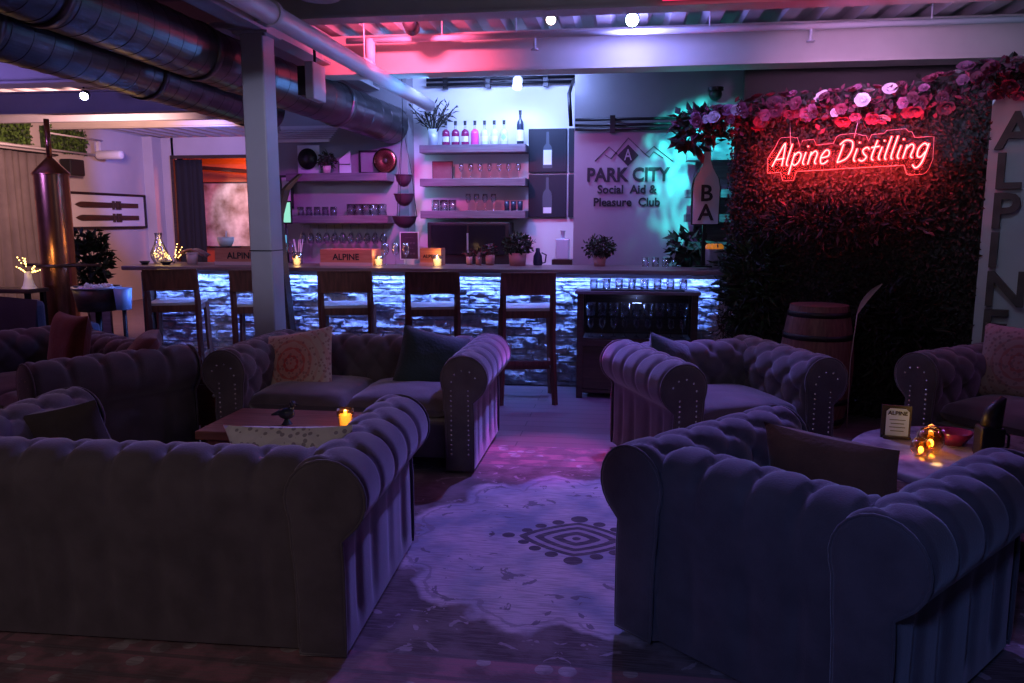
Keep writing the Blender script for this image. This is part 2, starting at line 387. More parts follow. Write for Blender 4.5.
# ================================================================== DUCTS, PIPES
def duct(name, label, pts, r, pitch=.16):
    b = MB()
    for a, bb in zip(pts, pts[1:]):
        a, bb = Vector(a), Vector(bb); L = (bb - a).length; prof = []; z = 0; q = (bb - a).to_track_quat('Z', 'Y').to_matrix().to_4x4()
        while z < L:
            prof += [(r, z), (r, z + pitch * .95), (r + .0025, z + pitch * .97), (r + .0025, z + pitch * .99)]; z += pitch
        b.lathe(prof, a, 56, m=q, caps=True, smooth=False); zz = 1.4
        while zz < L:
            b.lathe([(r, zz - .03), (r + .012, zz - .028), (r + .012, zz + .028), (r, zz + .03)], a, 32, m=q, caps=False); zz += 1.5
    for p in pts[1:-1]: b.sphere(p, r * 1.04, 24)
    return tag(b.build(name, M['duct']), label, 'duct')
duct('air_duct', 'larger spiral steel air duct running along the ceiling behind the column', [(-3.0, -.5, 2.70), (-2.99, 5.9, 2.64), (-2.44, 8.15, 2.46)], .19)
duct('air_duct', 'lower left spiral air duct hanging beside the larger duct', [(-3.42, -.5, 2.55), (-3.38, 7.3, 2.5)], .18)
b = MB(); b.tube([(-2.14, -1, 2.7), (-2.02, 8.2, 2.64)], .062, 16)
for y in (4.6, 6.3): b.lathe([(.075, -.02), (.075, .02)], (-2.07, y, 2.67), 16, m=Matrix.Rotation(PI / 2, 4, 'X')); b.tube([(-2.07, y, 2.74), (-2.07, y, 3.08)], .006, 6)
tag(b.build('ceiling_pipe', M['pipep']), 'long pale pipe running under the ceiling towards the nook', 'pipe')
b = MB(); b.tube([(-2.3, 6.55, 2.93), (4.5, 6.55, 2.93)], .024, 10)
for x in (-1.5, -.9, .6, 2.2): b.tube([(x, 6.55, 2.93), (x, 6.55, 3.08)], .006, 6)
b.tube([(-2.1, 6.55, 2.94), (-2.1, 6.55, 2.72)], .04, 10)
for x in (-.75, 1.35): b.tube([(x, 6.55, 2.93), (x, 6.55, 2.83)], .012, 6); b.lathe([(.03, 0), (.028, .012)], (x, 6.55, 2.815), 8)
tag(b.build('sprinkler_pipe', M['pipep']), 'thin sprinkler pipe with heads crossing in front of the lit ceiling beam', 'pipe')
b = MB()
for z in (2.88, 2.93): b.tube([(-2.1, 8.42, z), (-.53, 8.42, z), (-.53, 7.79, z - .1), (-.5, 7.79, z - .14)][:2], .018, 8)
b.tube([(-.56, 8.4, 2.9), (-.56, 7.74, 2.66), (-.54, 7.74, 2.36)], .018, 8)
for x in (-1.9, -1.45, -.85): b.box((x, 8.43, 2.9), (.05, .05, .13))
tag(b.build('conduit_run', M['blackm']), 'dark conduits across the top of the blue lit nook', 'conduit')
b = MB()
for z in (2.33, 2.37, 2.42): b.tube([(-.5, 7.76, z), (.95, 7.76, z), ], .014, 8)
b.tube([(.95, 7.76, 2.42), (.95, 7.76, 1.9)], .014, 8)
for x in (-.15, .62): b.box((x, 7.77, 2.375), (.05, .05, .16))
tag(b.build('conduit_run', M['blackm']), 'three dark conduits on the wall above the mountain logo', 'conduit')
# round ceiling can near top
t = thing('ceiling_canister', 'white round canister hanging from the near ceiling beam', 'light fixture', (-2.0, 5.2, 2.9))
b = MB(); b.lathe([(.13, 0), (.15, .02), (.15, .13), (.12, .16)], (0, 0, 0), 24); b.build('housing', M['paint'], t)
# bracket box on duct
t = thing('projector_box', 'small purple lit speaker box hung beside the column under the duct', 'speaker', (-2.5, 6.2, 2.55))
b = MB(); b.bbox((.06, 0, 0), (.07, .26, .28), .01); b.build('cabinet', M['paint'], t); bx('grille', (-.01, 0, 0), (.07, .2, .22), M['black'], t)
b = MB(); b.tube([(0.06, 0, .14), (0.06, 0, .28)], .012, 8); b.build('bracket', M['blackm'], t)

def can(name, label, loc, aim, bulb, r=.045, body='blackm'):
    t = thing(name, label, 'spotlight', loc); q = (Vector(aim) - Vector(loc)).to_track_quat('-Z', 'Y').to_matrix().to_4x4()
    b = MB(); b.lathe([(r * .7, .1), (r, .08), (r, -.02), (r * .92, -.02), (r * .85, .03)], (0, 0, 0), 18, m=q, caps=False); b.lathe([(.001, .1), (r * .7, .1)], (0, 0, 0), 18, m=q, caps=False); b.tube([(0, 0, .08), (0, 0, 3.06 - loc[2])], .01, 6); b.build('housing', M[body], t)
    b = MB(); b.lathe([(.0005, -.014), (r * .55, -.008), (r * .86, .004)], (0, 0, 0), 18, m=q, caps=False); b.build('bulb', M[bulb], t)
    return t
can('spotlight', 'bright blue spotlight at the top centre in front of the beam', (.01, 6.3, 2.96), (0, 3, 1.6), 'bulbb', .055)
can('spotlight', 'small warm spotlight left of the bright blue one', (-.6, 6.3, 2.98), (-.5, 3, 1.6), 'bulbw', .04)
can('spotlight', 'unlit round spotlight on the pink lit beam', (-1.68, 6.3, 2.96), (-1.7, 7, 2.7), 'black', .06)
can('spotlight', 'white downlight inside the blue lit nook', (-1.1, 8.1, 2.8), (-1.1, 7.2, 1.5), 'bulbc', .05, 'white')
can('spotlight', 'small violet spotlight far left under the ceiling', (-5.93, 8.3, 2.83), (-4, 4, 1), 'bulbp', .05)
b = MB(); b.tube([(.2, 5.50, 2.895), (1.75, 5.50, 2.895)], .012, 8); tag(b.build('light_tube', M['redtube']), 'thin red glowing tube along the near ceiling beam', 'light tube')
# security camera
t = thing('security_camera', 'dark dome camera on the wall right of the conduits', 'camera', (.78, 7.72, 2.62)); b = MB(); b.sphere((0, 0, 0), .06, 14); b.lathe([(.07, .03), (.07, .06)], (0, 0, 0), 16); b.build('dome', M['black'], t)
bx('bracket', (0, .06, .05), (.06, .1, .04), M['paint'], t)

# ================================================================== BAR
t = bar = thing('bar_counter', 'long bar with rough stacked-stone front lit blue from under its top', 'bar counter', (0, 0, 0))
X0, X1, YF = -4.45, .80, 7.05
rows = []; z = 0.0
while z < 1.0:
    h = random.choice([.045, .06, .075]); x = X0; r = []
    while x < X1:
        w = random.uniform(.12, .42); r.append((x, x + w, random.uniform(0, .045), random.uniform(-.018, .018))); x += w
    rows.append((z, z + h, r)); z += h
def stone_d(x, zz):
    for (a, c, r) in rows:
        if a <= zz < c:
            for (s, e, d, tilt) in r:
                if s <= x < e:
                    ed = min(x - s, e - x, (zz - a) * 1.2, (c - zz) * 1.2)
                    return d + tilt * (x - s) / (e - s) + (-.018 if ed < .006 else 0) + .03 * noise.noise(Vector((x * 9, zz * 20, 3))) + .014 * noise.noise(Vector((x * 27, zz * 45, 7)))
    return 0
b = MB(); nu, nv = 420, 84
b.grid(lambda u, v: Vector((X0 + (X1 - X0) * u, YF - stone_d(X0 + (X1 - X0) * u + 1e-4, v * 1.0 + 1e-4), v * 1.0)), nu, nv, smooth=False)
b.box(((X0 + X1) / 2, YF + .06, .465), (X1 - X0, .1, .93)); b.build('stone_front', M['ledge'], t)
b = MB(); b.bbox((-1.9, 7.22, 1.042), (5.5, .76, .04), .008); b.build('bar_top', M['bartop'], t)
bx('end_panel', (.86, 7.24, .5), (.06, .56, 1.0), M['darkwood'], t); bx('end_panel', (-4.5, 7.24, .5), (.06, .56, 1.0), M['darkwood'], t)
bx('back_panel', (-1.85, 7.55, .5), (5.2, .04, 1.0), M['darkwood'], t)
b = MB(); b.box((-1.82, 6.905, 1.005), (5.25, .02, .034)); b.build('light_housing', M['paint'], t)
b = MB(); b.box((-1.82, 6.93, 1.014), (5.2, .022, .012)); b.build('light_strip', M['ledbar'], t)

# ---- bar stools
def stool(label, x, y, rz):
    t = thing('bar_stool', label, 'bar stool', (x, y, 0), rz, 'wooden bar stools along the bar')
    W, Dp, SH = .40, .38, .78
    for sx in (-1, 1):
        b = MB(); b.tube([(sx * (W / 2 + .02), -Dp / 2 - .03, 0), (sx * (W / 2), -Dp / 2, .5), (sx * (W / 2), -Dp / 2 - .0, .8), (sx * (W / 2 - .003), -Dp / 2 - .05, 1.06)], [.024, .024, .026, .022], 4, smooth=False); b.build('leg', M['stoolw'], t)
        b = MB(); b.tube([(sx * (W / 2 + .02), Dp / 2 + .03, 0), (sx * (W / 2), Dp / 2, SH - .03)], [.022, .026], 4, smooth=False); b.build('leg', M['stoolw'], t)
        b = MB(); b.box((sx * W / 2, 0, .3), (.02, Dp, .035)); b.build('stretcher', M['stoolw'], t)
    b = MB(); b.box((0, Dp / 2, .24), (W, .022, .04)); b.build('footrest', M['stoolw'], t)
    b = MB(); b.box((0, -Dp / 2, .34), (W, .02, .035)); b.build('stretcher', M['stoolw'], t)
    b = MB(); b.bbox((0, 0, SH - .045), (W, Dp, .06), .004); b.build('seat_frame', M['stoolw'], t)
    b = MB()
    def sf(u, v): return Vector(((u - .5) * (W + .03), (v - .5) * (Dp + .02) + .01, SH + .006 - .012 * math.sin(u * PI) * math.sin(v * PI)))
    b.grid(sf, 10, 10); b.bbox((0, .01, SH - .01), (W + .03, Dp + .02, .022), .006); b.build('seat', M['seatp'], t)
    b = MB(); b.grid(lambda u, v: Vector(((u - .5) * (W + .03), -Dp / 2 - .02 - .02 * v + .02 * math.sin(u * PI) - .012, .9 + .17 * v)), 10, 4)
    b.grid(lambda u, v: Vector(((u - .5) * (W + .03), -Dp / 2 - .045 - .02 * v + .02 * math.sin(u * PI) - .012, .9 + .17 * v)), 10, 4)
    b.box((0, -Dp / 2 - .06, 1.07), (W + .03, .03, .012)); b.box((0, -Dp / 2 - .036, .9), (W + .03, .03, .012)); b.build('backrest', M['stoolw'], t)
    return t
SL = ['leftmost wooden bar stool, at the dark left end of the bar', 'wooden bar stool partly hidden behind the column', 'wooden bar stool just right of the column, by the large crate',
      'wooden bar stool second from the right, behind the middle of the sofa', 'rightmost wooden bar stool, fully seen beside the glass cabinet']
for lb, x, rz in zip(SL, (-3.88, -3.10, -2.33, -1.59, -.80), (.34, .30, .27, .24, .18)): stool(lb, x, 6.47, rz)

# ---- glass-front cabinet in front of bar
t = thing('bottle_cabinet', 'low dark cabinet with glass front full of glasses before the bar', 'cabinet', (.1, 6.75, 0))
W, Dp, H = .98, .36, .88
b = MB()
for sx in (-1, 1):
    for sy in (-1, 1): b.box((sx * (W / 2 - .025), sy * (Dp / 2 - .02), H / 2), (.05, .04, H))
b.box((0, 0, .5), (W - .1, Dp - .04, .02)); b.box((0, 0, .06), (W - .1, Dp - .04, .03)); b.box((0, Dp / 2 - .01, .5), (W - .1, .015, .8)); b.box((0, -Dp / 2 + .02, .47), (W - .1, .04, .05))
b.box((0, -Dp / 2 + .03, .26), (W - .1, .02, .36)); b.build('body', M['darkwood'], t)
b = MB(); b.bbox((0, 0, H + .012), (W + .04, Dp + .03, .026), .004); b.build('top', M['shelfw'], t)
b = MB(); b.box((0, -Dp / 2 + .012, .68), (W - .12, .006, .34)); b.build('glass_pane', M['frost'], t)
bx('inner_shelf', (0, 0, .685), (W - .1, Dp - .06, .012), M['frost'], t)
bx('tray', (0, -.05, H + .03), (.76, .2, .01), M['black'], t)

# ---- glassware prototypes
def lathe_mesh(name, prof, m, n=14):
    b = MB(); b.lathe(prof, n=n, caps=False); return b.mesh(name, m)
TUMB = lathe_mesh('tumbler', [(.0005, .006), (.03, .006), (.034, .09), (.037, .095), (.036, 0), (.0005, 0)], M['glass'])
WINE = lathe_mesh('wine_glass', [(.0005, 0), (.033, .002), (.005, .01), (.004, .085), (.02, .10), (.036, .135), (.036, .165), (.029, .205), (.028, .205), (.034, .165), (.034, .137), (.018, .104), (.0005, .098)], M['glass'])
HANG = lathe_mesh('hanging_glass', [(.0005, 0), (.033, -.002), (.005, -.01), (.004, -.085), (.02, -.10), (.036, -.135), (.036, -.165), (.029, -.205), (.028, -.205), (.034, -.165), (.018, -.104), (.0005, -.098)], M['glass'])
def put(me, name, loc, label, cat, group, s=1):
    o = bpy.data.objects.new(name, me); C.objects.link(o); o.location = loc; o.scale = (s, s, s); return tag(o, label, cat, group)
for i in range(8): put(TUMB, 'tumbler', (-.28 + i * .105 + .02, 6.7, .912), 'clear tumbler in the row on top of the glass-front cabinet', 'glass', 'tumblers on the cabinet top', .9)
for i in range(9): put(WINE, 'wine_glass', (-.28 + i * .095, 6.7, .51), 'stemmed glass on the lower shelf behind the cabinet pane', 'glass', 'glasses on the cabinet lower shelf', .8)
for i in range(9): put(TUMB, 'tumbler', (-.28 + i * .095, 6.7, .692), 'clear tumbler on the upper shelf behind the cabinet pane', 'glass', 'glasses on the cabinet upper shelf', 1.1)
for i in range(4): put(TUMB, 'tumbler', (.18 + i * .09, 7.4, 1.06), 'clear tumbler standing on the bar under the club lettering', 'glass', 'tumblers below the club lettering', .9)
for i in range(2): put(WINE, 'wine_glass', (-3.27 + i * .07, 7.35, 1.06), 'stemmed glass on the bar between column and crate', 'glass', 'stemmed glasses by the column', 1)
for i in range(3): put(WINE, 'wine_glass', (-2.26 + i * .1, 7.35, 1.06), 'stemmed glass on the bar right of the large crate', 'glass', 'stemmed glasses right of the crate', 1)

# ---- shelves
def shelf(x0, x1, y0, y1, ztop, label, th=.08):
    b = MB(); b.bbox(((x0 + x1) / 2, (y0 + y1) / 2, ztop - th / 2), (x1 - x0, y1 - y0, th), .006); return tag(b.build('floating_shelf', M['shelfw']), label, 'shelf')
shelf(-3.5, -2.42, 7.98, 8.25, 1.96, 'upper thick shelf left of the nook holding plates and a plant')
shelf(-3.48, -2.42, 7.98, 8.25, 1.53, 'lower thick shelf left of the nook with glasses hanging beneath')
shelf(-2.14, -1.03, 8.22, 8.5, 2.25, 'top thick shelf in the nook holding the row of bottles')
shelf(-2.14, -1.03, 8.22, 8.5, 1.91, 'middle thick shelf in the nook with glasses')
shelf(-2.14, -1.03, 8.22, 8.5, 1.58, 'lowest thick shelf in the nook above the dark cooler')
for i in range(11): put(HANG, 'hanging_glass', (-3.38 + i * .088, 8.08, 1.445), 'stemmed glass hanging upside down under the lower left shelf', 'glass', 'glasses hanging under the lower left shelf', 1)
for i in range(5): put(TUMB, 'tumbler', (-3.4 + i * .09, 8.1, 1.53), 'clear tumbler at the left half of the lower left shelf', 'glass', 'tumblers on the lower left shelf', .95)
for i in range(5): put(TUMB, 'tumbler', (-2.85 + i * .085, 8.1, 1.53), 'tall tumbler at the right half of the lower left shelf', 'glass', 'tall tumblers on the lower left shelf', 1.25)
for i in range(7): put(WINE, 'wine_glass', (-1.72 + i * .1, 8.33, 1.91), 'stemmed glass on the middle nook shelf', 'glass', 'glasses on the middle nook shelf', .75)
for i in range(3): put(TUMB, 'tumbler', (-2.0 + i * .09, 8.33, 1.58), 'clear tumbler at the left of the lowest nook shelf', 'glass', 'tumblers on the lowest nook shelf', 1.2)
for i in range(4): put(WINE, 'wine_glass', (-1.65 + i * .09, 8.33, 1.58), 'stemmed glass in the middle of the lowest nook shelf', 'glass', 'stemmed glasses on the lowest nook shelf', .85)
for i in range(3):
    b = MB(); b.lathe([(.0005, 0), (.026, 0), (.028, .1), (.001, .1)], (0, 0, 0), 12); put(b.mesh('cup', M['bottled']), 'cup', (-1.24 + i * .07, 8.33, 1.58), 'small dark cup at the right end of the lowest nook shelf', 'cup', 'dark cups on the lowest nook shelf')
# box picture on middle shelf
t = thing('leaning_picture', 'small pink picture leaning at the left of the middle nook shelf', 'picture', (-1.93, 8.36, 1.91)); bx('panel', (0, 0, .09), (.2, .02, .17), M['mauve'], t); bx('picture_frame', (0, .012, .09), (.22, .01, .19), M['black'], t)

# ---- bottles on top shelf
def bottle(label, x, body, lab, cap='black', slim=False):
    t = thing('spirit_bottle', label, 'bottle', (x, 8.33, 2.25), 0)
    b = MB()
    p = [(.0005, 0), (.039, 0), (.041, .01), (.041, .12), (.036, .145), (.014, .165), (.0005, .166)] if not slim else [(.0005, 0), (.034, 0), (.036, .01), (.036, .2), (.03, .23), (.013, .26), (.012, .33), (.0005, .33)]
    b.lathe(p, n=18, caps=False); b.build('glass_body', M[body], t)
    h = p[-1][1]
    if not slim: h = .235; b = MB(); b.lathe([(.014, .165), (.012, .24)], n=14, caps=False); b.build('neck', M['glass'], t)
    b = MB(); b.lathe([(.015, h - .03), (.016, h + .012), (.0005, h + .013)], n=14); b.build('stopper', M[cap], t)
    b = MB(); b.grid(lambda u, v: Vector((.0422 * math.sin((u - .5) * 2.2), -.0422 * math.cos((u - .5) * 2.2), .035 + (.055 if not slim else .11) * v)), 8, 1); b.build('paper_label', M[lab], t)
    return t
BL = [('first square-shouldered dark red bottle from the left of the nook top shelf', 'redliq', 'label'), ('second dark red bottle of the nook top shelf', 'redliq', 'label'), ('third bottle of the nook top shelf, dark red with pale label', 'redliq', 'label'),
      ('bright pink bottle on the nook top shelf', 'pinkliq', 'pinkliq'), ('clear bottle beside the bright pink one', 'clearb', 'label'), ('second clear bottle right of the pink one', 'clearb', 'label'), ('clear bottle with a blue diamond label', 'clearb', 'label')]
for i, (lb, bo, la) in enumerate(BL):
    t = bottle(lb, -1.88 + i * .102, bo, la)
    if i == 6: b = MB(); b.prism([(0, -.035), (.028, 0), (0, .035), (-.028, 0)], .003, Matrix.Translation((0, -.046, .075))); b.build('diamond_mark', M['bluebkt'], t)
bottle('tall slim dark bottle at the right end of the nook top shelf', -1.10, 'bottled', 'label', slim=True)

# ---- plants
def leafy(name, label, cat, loc, rad, n, L, mats, potm=None, pot=(.07, .055, .12), sc3=(1, 1, .8), stems=10, zc=None, grp=None):
    t = thing(name, label, cat, loc, 0, grp); base = 0
    if potm: 
        b = MB(); b.lathe([(.001, .005), (pot[1], 0), (pot[0], pot[2]), (pot[0] - .008, pot[2]), (pot[1] - .008, .02)], n=20, caps=False); b.lathe([(.001, pot[2] - .012), (pot[0] - .008, pot[2] - .012)], n=20, caps=False); b.build('pot', M[potm], t); base = pot[2]
    zc = zc if zc is not None else base + rad * sc3[2] * .8
    b = MB()
    for i in range(n):
        d = rv(); r = rad * random.uniform(.5, 1) * (1 + .25 * noise.noise(d * 2.5 + Vector(loc)))
        c = Vector((d.x * r * sc3[0], d.y * r * sc3[1], zc + d.z * r * sc3[2]))
        leafcard(b, c, rv() + d, d + rv() * .7, L * random.uniform(.6, 1.3), L * .45, random.randrange(len(mats)))
    b.build('foliage', mats, t)
    b = MB()
    for i in range(stems):
        d = rv(); b.tube([(0, 0, base - .02), (d.x * rad * .3, d.y * rad * .3, (base + zc) / 2), (d.x * rad * .7, d.y * rad * .7, zc + d.z * rad * .4)], .004, 5)
    b.build('stem', M['stem'], t); return t
leafy('potted_plant', 'round bushy plant in a pink pot on the bar near the rightmost stool', 'plant', (-1.0, 7.4, 1.06), .12, 520, .05, [M['leafd'], M['leaf']], 'terra', (.085, .075, .12), (1.1, 1, .75))
leafy('potted_plant', 'round bushy plant in a small pot under the club lettering', 'plant', (-.24, 7.42, 1.06), .12, 620, .045, [M['leafd'], M['leaf']], 'pot', (.06, .05, .10), (1.15, 1, .75))
leafy('potted_plant', 'small plant in a pink pot on the bar left of the bushy one', 'plant', (-1.27, 7.45, 1.06), .07, 90, .04, [M['leafd'], M['burg']], 'terra', (.045, .04, .10))
leafy('potted_plant', 'spiky dark plant behind the bar near the bottle-shaped sign', 'plant', (.55, 7.45, 1.06), .16, 130, .12, [M['leafd']], 'black', (.06, .05, .08), (1.1, .8, .8))
leafy('potted_plant', 'small plant in a white pot on the upper left shelf', 'plant', (-3.1, 8.1, 1.96), .09, 130, .05, [M['leafd'], M['leaf']], 'pot', (.045, .035, .08))
for i, x in enumerate((-1.38, -1.47)):
    leafy('potted_plant', ['little sprig in a red cup near the dark cooler', 'little sprig in a pale cup left of the red cup'][i], 'plant', (x, 7.45, 1.06), .045, 40, .04, [M['burg'], M['leafd']], ['terra', 'pot'][i], (.03, .026, .08))
# tall spray in glass vase on the nook top shelf
t = thing('vase_of_branches', 'spiky dried branches in a pale vase at the left of the nook top shelf', 'vase', (-2.02, 8.34, 2.25))
b = MB(); b.lathe([(.001, 0), (.05, 0), (.052, .17), (.047, .17), (.045, .01)], n=18, caps=False); b.build('vase', M['clearb'], t)
b = MB()
for i in range(17):
    a = random.uniform(0, 2 * PI); s = random.uniform(.1, .3); h = random.uniform(.28, .45)
    p = Vector((math.cos(a) * s, math.sin(a) * s * .4, h)); q = Vector((p.x * .35, p.y * .35, h * .6)); b.tube([(0, 0, .05), q, p], .006, 5)
    for k in range(7): leafcard(b, q.lerp(p, k / 6), rv(), (p - q).normalized() + rv() * .8, .09, .016)
b.build('branches', M['leafd'], t)

# items on upper left shelf
t = thing('wall_plate', 'round black plate on a square white board at the left of the upper shelf', 'plate', (-3.33, 8.2, 1.96)); bx('board', (0, 0, .15), (.24, .02, .30), M['board'], t)
b = MB(); b.lathe([(.001, .012), (.07, .01), (.105, .02), (.108, .026), (.001, .02)], (0, -.012, .16), 26, m=Matrix.Rotation(PI / 2, 4, 'X')); b.build('plate', M['black'], t)
t = thing('leaning_picture', 'small white framed print beside the plant on the upper left shelf', 'picture', (-2.93, 8.18, 1.96)); b = MB(); b.prism([(-.06, 0), (.06, 0), (.06, .24), (-.06, .15)], .02); b.build('print', M['label'], t); b = MB(); b.box((0, -.008, .1), (.12, .01, .006)); b.build('muntin', M['black'], t)
t = thing('dark_picture_frame', 'dark square picture frame in the middle of the upper left shelf', 'picture', (-2.66, 8.2, 1.96)); bx('print', (0, 0, .12), (.2, .012, .2), M['gwall'], t)
b = MB()
for s in (-1, 1): b.box((s * .11, 0, .12), (.02, .03, .24)); b.box((0, 0, .12 + s * .11), (.24, .03, .02))
b.build('picture_frame', M['black'], t)
t = thing('copper_plate', 'shiny copper dish standing at the right of the upper left shelf', 'plate', (-2.47, 8.1, 1.96))
b = MB(); b.lathe([(.115, 0), (.125, .012), (.10, .02), (.04, .005), (.001, .003)], (0, 0, .125), 30, m=Matrix.Rotation(PI / 2, 4, 'X')); b.build('dish', M['copper'], t)
b = MB(); b.lathe([(.116, -.004), (.13, .006), (.126, .018), (.114, .004)], (0, .001, .125), 30, m=Matrix.Rotation(PI / 2, 4, 'X'), caps=False); b.build('rim', M['black'], t)
b = MB(); b.sphere((0, -.01, .125), .028, 12, sc=(1, .5, 1)); b.build('boss', M['darkwood'], t)
# slatted awning over left shelves
t = thing('slatted_panel', 'white slatted panel under the ducts above the left shelves', 'panel', (-3.33, 8.0, 2.32))
b = MB()
for i in range(6): b.box((0, 0 + i * .05, -.02 + i * .025), (.62, .035, .012))
b.build('slats', M['pipep'], t); b = MB(); b.box((0, -.03, -.035), (.64, .02, .03)); b.box((0, .25, .13), (.64, .02, .03)); b.build('frame', M['pipep'], t)
# framed pictures hanging left of shelves, screen
t = thing('small_wall_frame', 'small dark framed picture on the wall beside the column', 'picture', (-3.6, 8.22, 1.78)); bx('print', (0, 0, 0), (.1, .01, .3), M['label'], t)
b = MB()
for s in (-1, 1): b.box((s * .06, 0, 0), (.02, .03, .34)); b.box((0, 0, s * .165), (.14, .03, .02))
b.build('picture_frame', M['black'], t)
t = thing('wall_screen', 'small glowing green screen right of the column', 'screen', (-3.42, 7.75, 1.56)); bx('display', (0, -.012, 0), (.12, .004, .2), M['screen'], t); bx('casing', (0, 0, 0), (.14, .02, .23), M['black'], t)
b = MB(); b.tube([(0, .01, -.1), (0, .03, -.5)], .012, 8); b.lathe([(.06, 0), (.06, .012)], (0, .03, -.51)); b.build('stand', M['black'], t)
bx('pedestal', (0, .03, -1.04), (.12, .12, 1.04), M['darkwood'], t)
# three-tier hanging basket
t = thing('hanging_basket', 'three-tier hanging wire fruit basket left of the nook', 'basket', (-2.22, 7.9, 0))
for z, r in ((1.93, .085), (1.74, .10), (1.52, .125)):
    b = MB(); b.lathe([(r, z), (r * .85, z - .06), (r * .45, z - .11), (.001, z - .12)], n=20, caps=False)
    b.tube([(r * math.cos(k * PI / 12), r * math.sin(k * PI / 12), z) for k in range(24)], .006, 6, closed=True); b.build('basket_tier', M['basket'], t)
b = MB()
for k in range(3):
    a = k * 2 * PI / 3 + .4; ca, sa = math.cos(a), math.sin(a)
    b.tube([(0, 0, 2.4), (.085 * ca, .085 * sa, 1.93), (.1 * ca, .1 * sa, 1.74), (.125 * ca, .125 * sa, 1.52)], .0035, 5)
b.tube([(0, 0, 2.4), (0, 0, 3.06)], .004, 5); b.build('chain', M['blackm'], t)
for i, (dx, dy) in enumerate(((-.03, -.03), (.035, -.02), (0, .04))):
    b = MB(); b.sphere((0, 0, 0), .034, 12); b.lathe([(.004, .03), (.003, .045)], n=6); o = b.build('apple', M['tomato']); o.location = (-2.22 + dx, 7.9 + dy, 1.455); tag(o, 'red fruit in the lowest tier of the hanging basket', 'fruit', 'fruit in the hanging basket')
# menu board
t = thing('menu_board', 'dark menu board with pale rim standing on the bar below the basket', 'menu board', (-2.05, 7.45, 1.06))
bx('panel', (0, 0, .18), (.17, .015, .25), M['menu'], t); b = MB()
for s in (-1, 1): b.box((s * .088, 0, .18), (.008, .02, .26)); b.box((0, 0, .18 + s * .128), (.18, .02, .008))
b.build('rim', M['label'], t); b = MB(); b.box((0, .0, .025), (.1, .05, .05)); b.build('foot', M['ice'], t)
for r in range(4): text(['- - - -', 'o o o o', '- - - -', 'o o o o'][r], .035, (0, -.009, .26 - r * .05), (PI / 2, 0, 0), 'menu_line', M['shelfw'], t, .001)
# dark cooler
t = thing('bar_cooler', 'wide black glass-door cooler below the nook shelves', 'cooler', (-1.62, 8.32, 0))
bx('cabinet', (0, 0, .73), (.86, .34, 1.46), M['black'], t, .01); bx('door_glass', (-.2, -.175, 1.28), (.38, .01, .3), M['mirrorb'], t); bx('door_glass', (.2, -.175, 1.28), (.38, .01, .3), M['mirrorb'], t)
bx('handle', (0, -.19, 1.25), (.015, .02, .2), M['steel'], t)
# posters
def poster(label, x, z, kind):
    t = thing('bottle_poster', label, 'poster', (x, 8.48, z), 0, None); bx('panel', (0, 0, 0), (.4, .03, .445), M['posterb'], t, .004)
    b = MB(); p = [(-.045, -.2), (.045, -.2), (.05, -.19), (.05, -.02), (.04, .02), (.016, .05), (.013, .17), (-.013, .17), (-.016, .05), (-.04, .02), (-.05, -.02), (-.05, -.19)]
    b.prism(p, .002, Matrix.Translation((.0, -.018, .02))); b.build('bottle_print', M['posterbot'], t)
    b = MB(); b.box((0, -.0195, -.07 if kind else -.15), (.085, .002, .15 if kind else .06)); b.build('label_print', M['label'], t); return t
poster('upper left black poster with a white labelled bottle', -.83, 2.2, 1); poster('lower left black poster with a dark bottle', -.83, 1.735, 0)
poster('upper black poster sliver cut off by the lettered wall', -.41, 2.2, 1); poster('lower black poster sliver cut off by the lettered wall', -.41, 1.735, 0)

# ---- wall lettering
t = thing('club_sign', 'black mountain logo with PARK CITY Social Aid and Pleasure Club lettering', 'sign', (0, 7.805, 0))
RX = (PI / 2, 0, 0)
text('PARK CITY', .175, (0.0, -.003, 1.905), RX, 'lettering', M['letter'], t, .003, .032, sx=.91)
text('Social  Aid &', .108, (-.005, -.003, 1.77), RX, 'lettering', M['letter'], t, .003, .026)
text('Pleasure  Club', .108, (-.005, -.003, 1.65), RX, 'lettering', M['letter'], t, .003, .026)
b = MB(); b.prism([(0, .1), (.1, 0), (0, -.1), (-.1, 0)], .004, Matrix.Translation((0, -.004, 2.09))); b.build('diamond', M['letter'], t)
text('A', .15, (0, -.009, 2.09), RX, 'diamond_letter', M['gwall'], t, .002, .005, sx=.7)
b = MB()
for ln in ([(-.31, 2.04), (-.18, 2.17), (-.1, 2.1)], [(-.22, 2.1), (-.16, 2.06), (0, 2.25), (.16, 2.1), (.24, 2.17), (.42, 2.03)], [(.16, 2.1), (.2, 2.07), (.24, 2.12), (.33, 2.06)]):
    b.tube([(x, 0, z) for x, z in ln], .004, 5)
b.build('mountain_outline', M['letter'], t)

# ---- crates, candles etc on the bar top
def crate(label, x, y, w, h, word, sz, d=.28):
    t = thing('wooden_crate', label, 'crate', (x, y, 1.06)); b = MB()
    b.box((0, -d / 2, h / 2 + .012), (w, .014, h)); b.box((0, d / 2, h / 2 + .012), (w, .014, h))
    for s in (-1, 1): b.box((s * (w / 2 - .007), 0, h / 2 + .012), (.014, d, h))
    b.box((0, 0, .008), (w, d, .016)); b.build('box', M['crate'], t)
    bx('base_rail', (0, -d / 2 - .006, .016), (w + .01, .016, .032), M['pot'], t)
    text(word, sz, (0, -d / 2 - .009, h * .58), RX, 'lettering', M['letter'], t, .001, .02); return t
crate('wooden crate lettered ALPINE on the bar left of the column', -3.62, 7.3, .52, .15, 'ALPINE', .085)
crate('wooden crate lettered ALPINE on the bar right of the column', -2.58, 7.3, .5, .14, 'ALPINE', .08)
crate('small square wooden box on the bar beside the menu board', -1.8, 7.35, .2, .15, 'ALPINE', .045, .16)
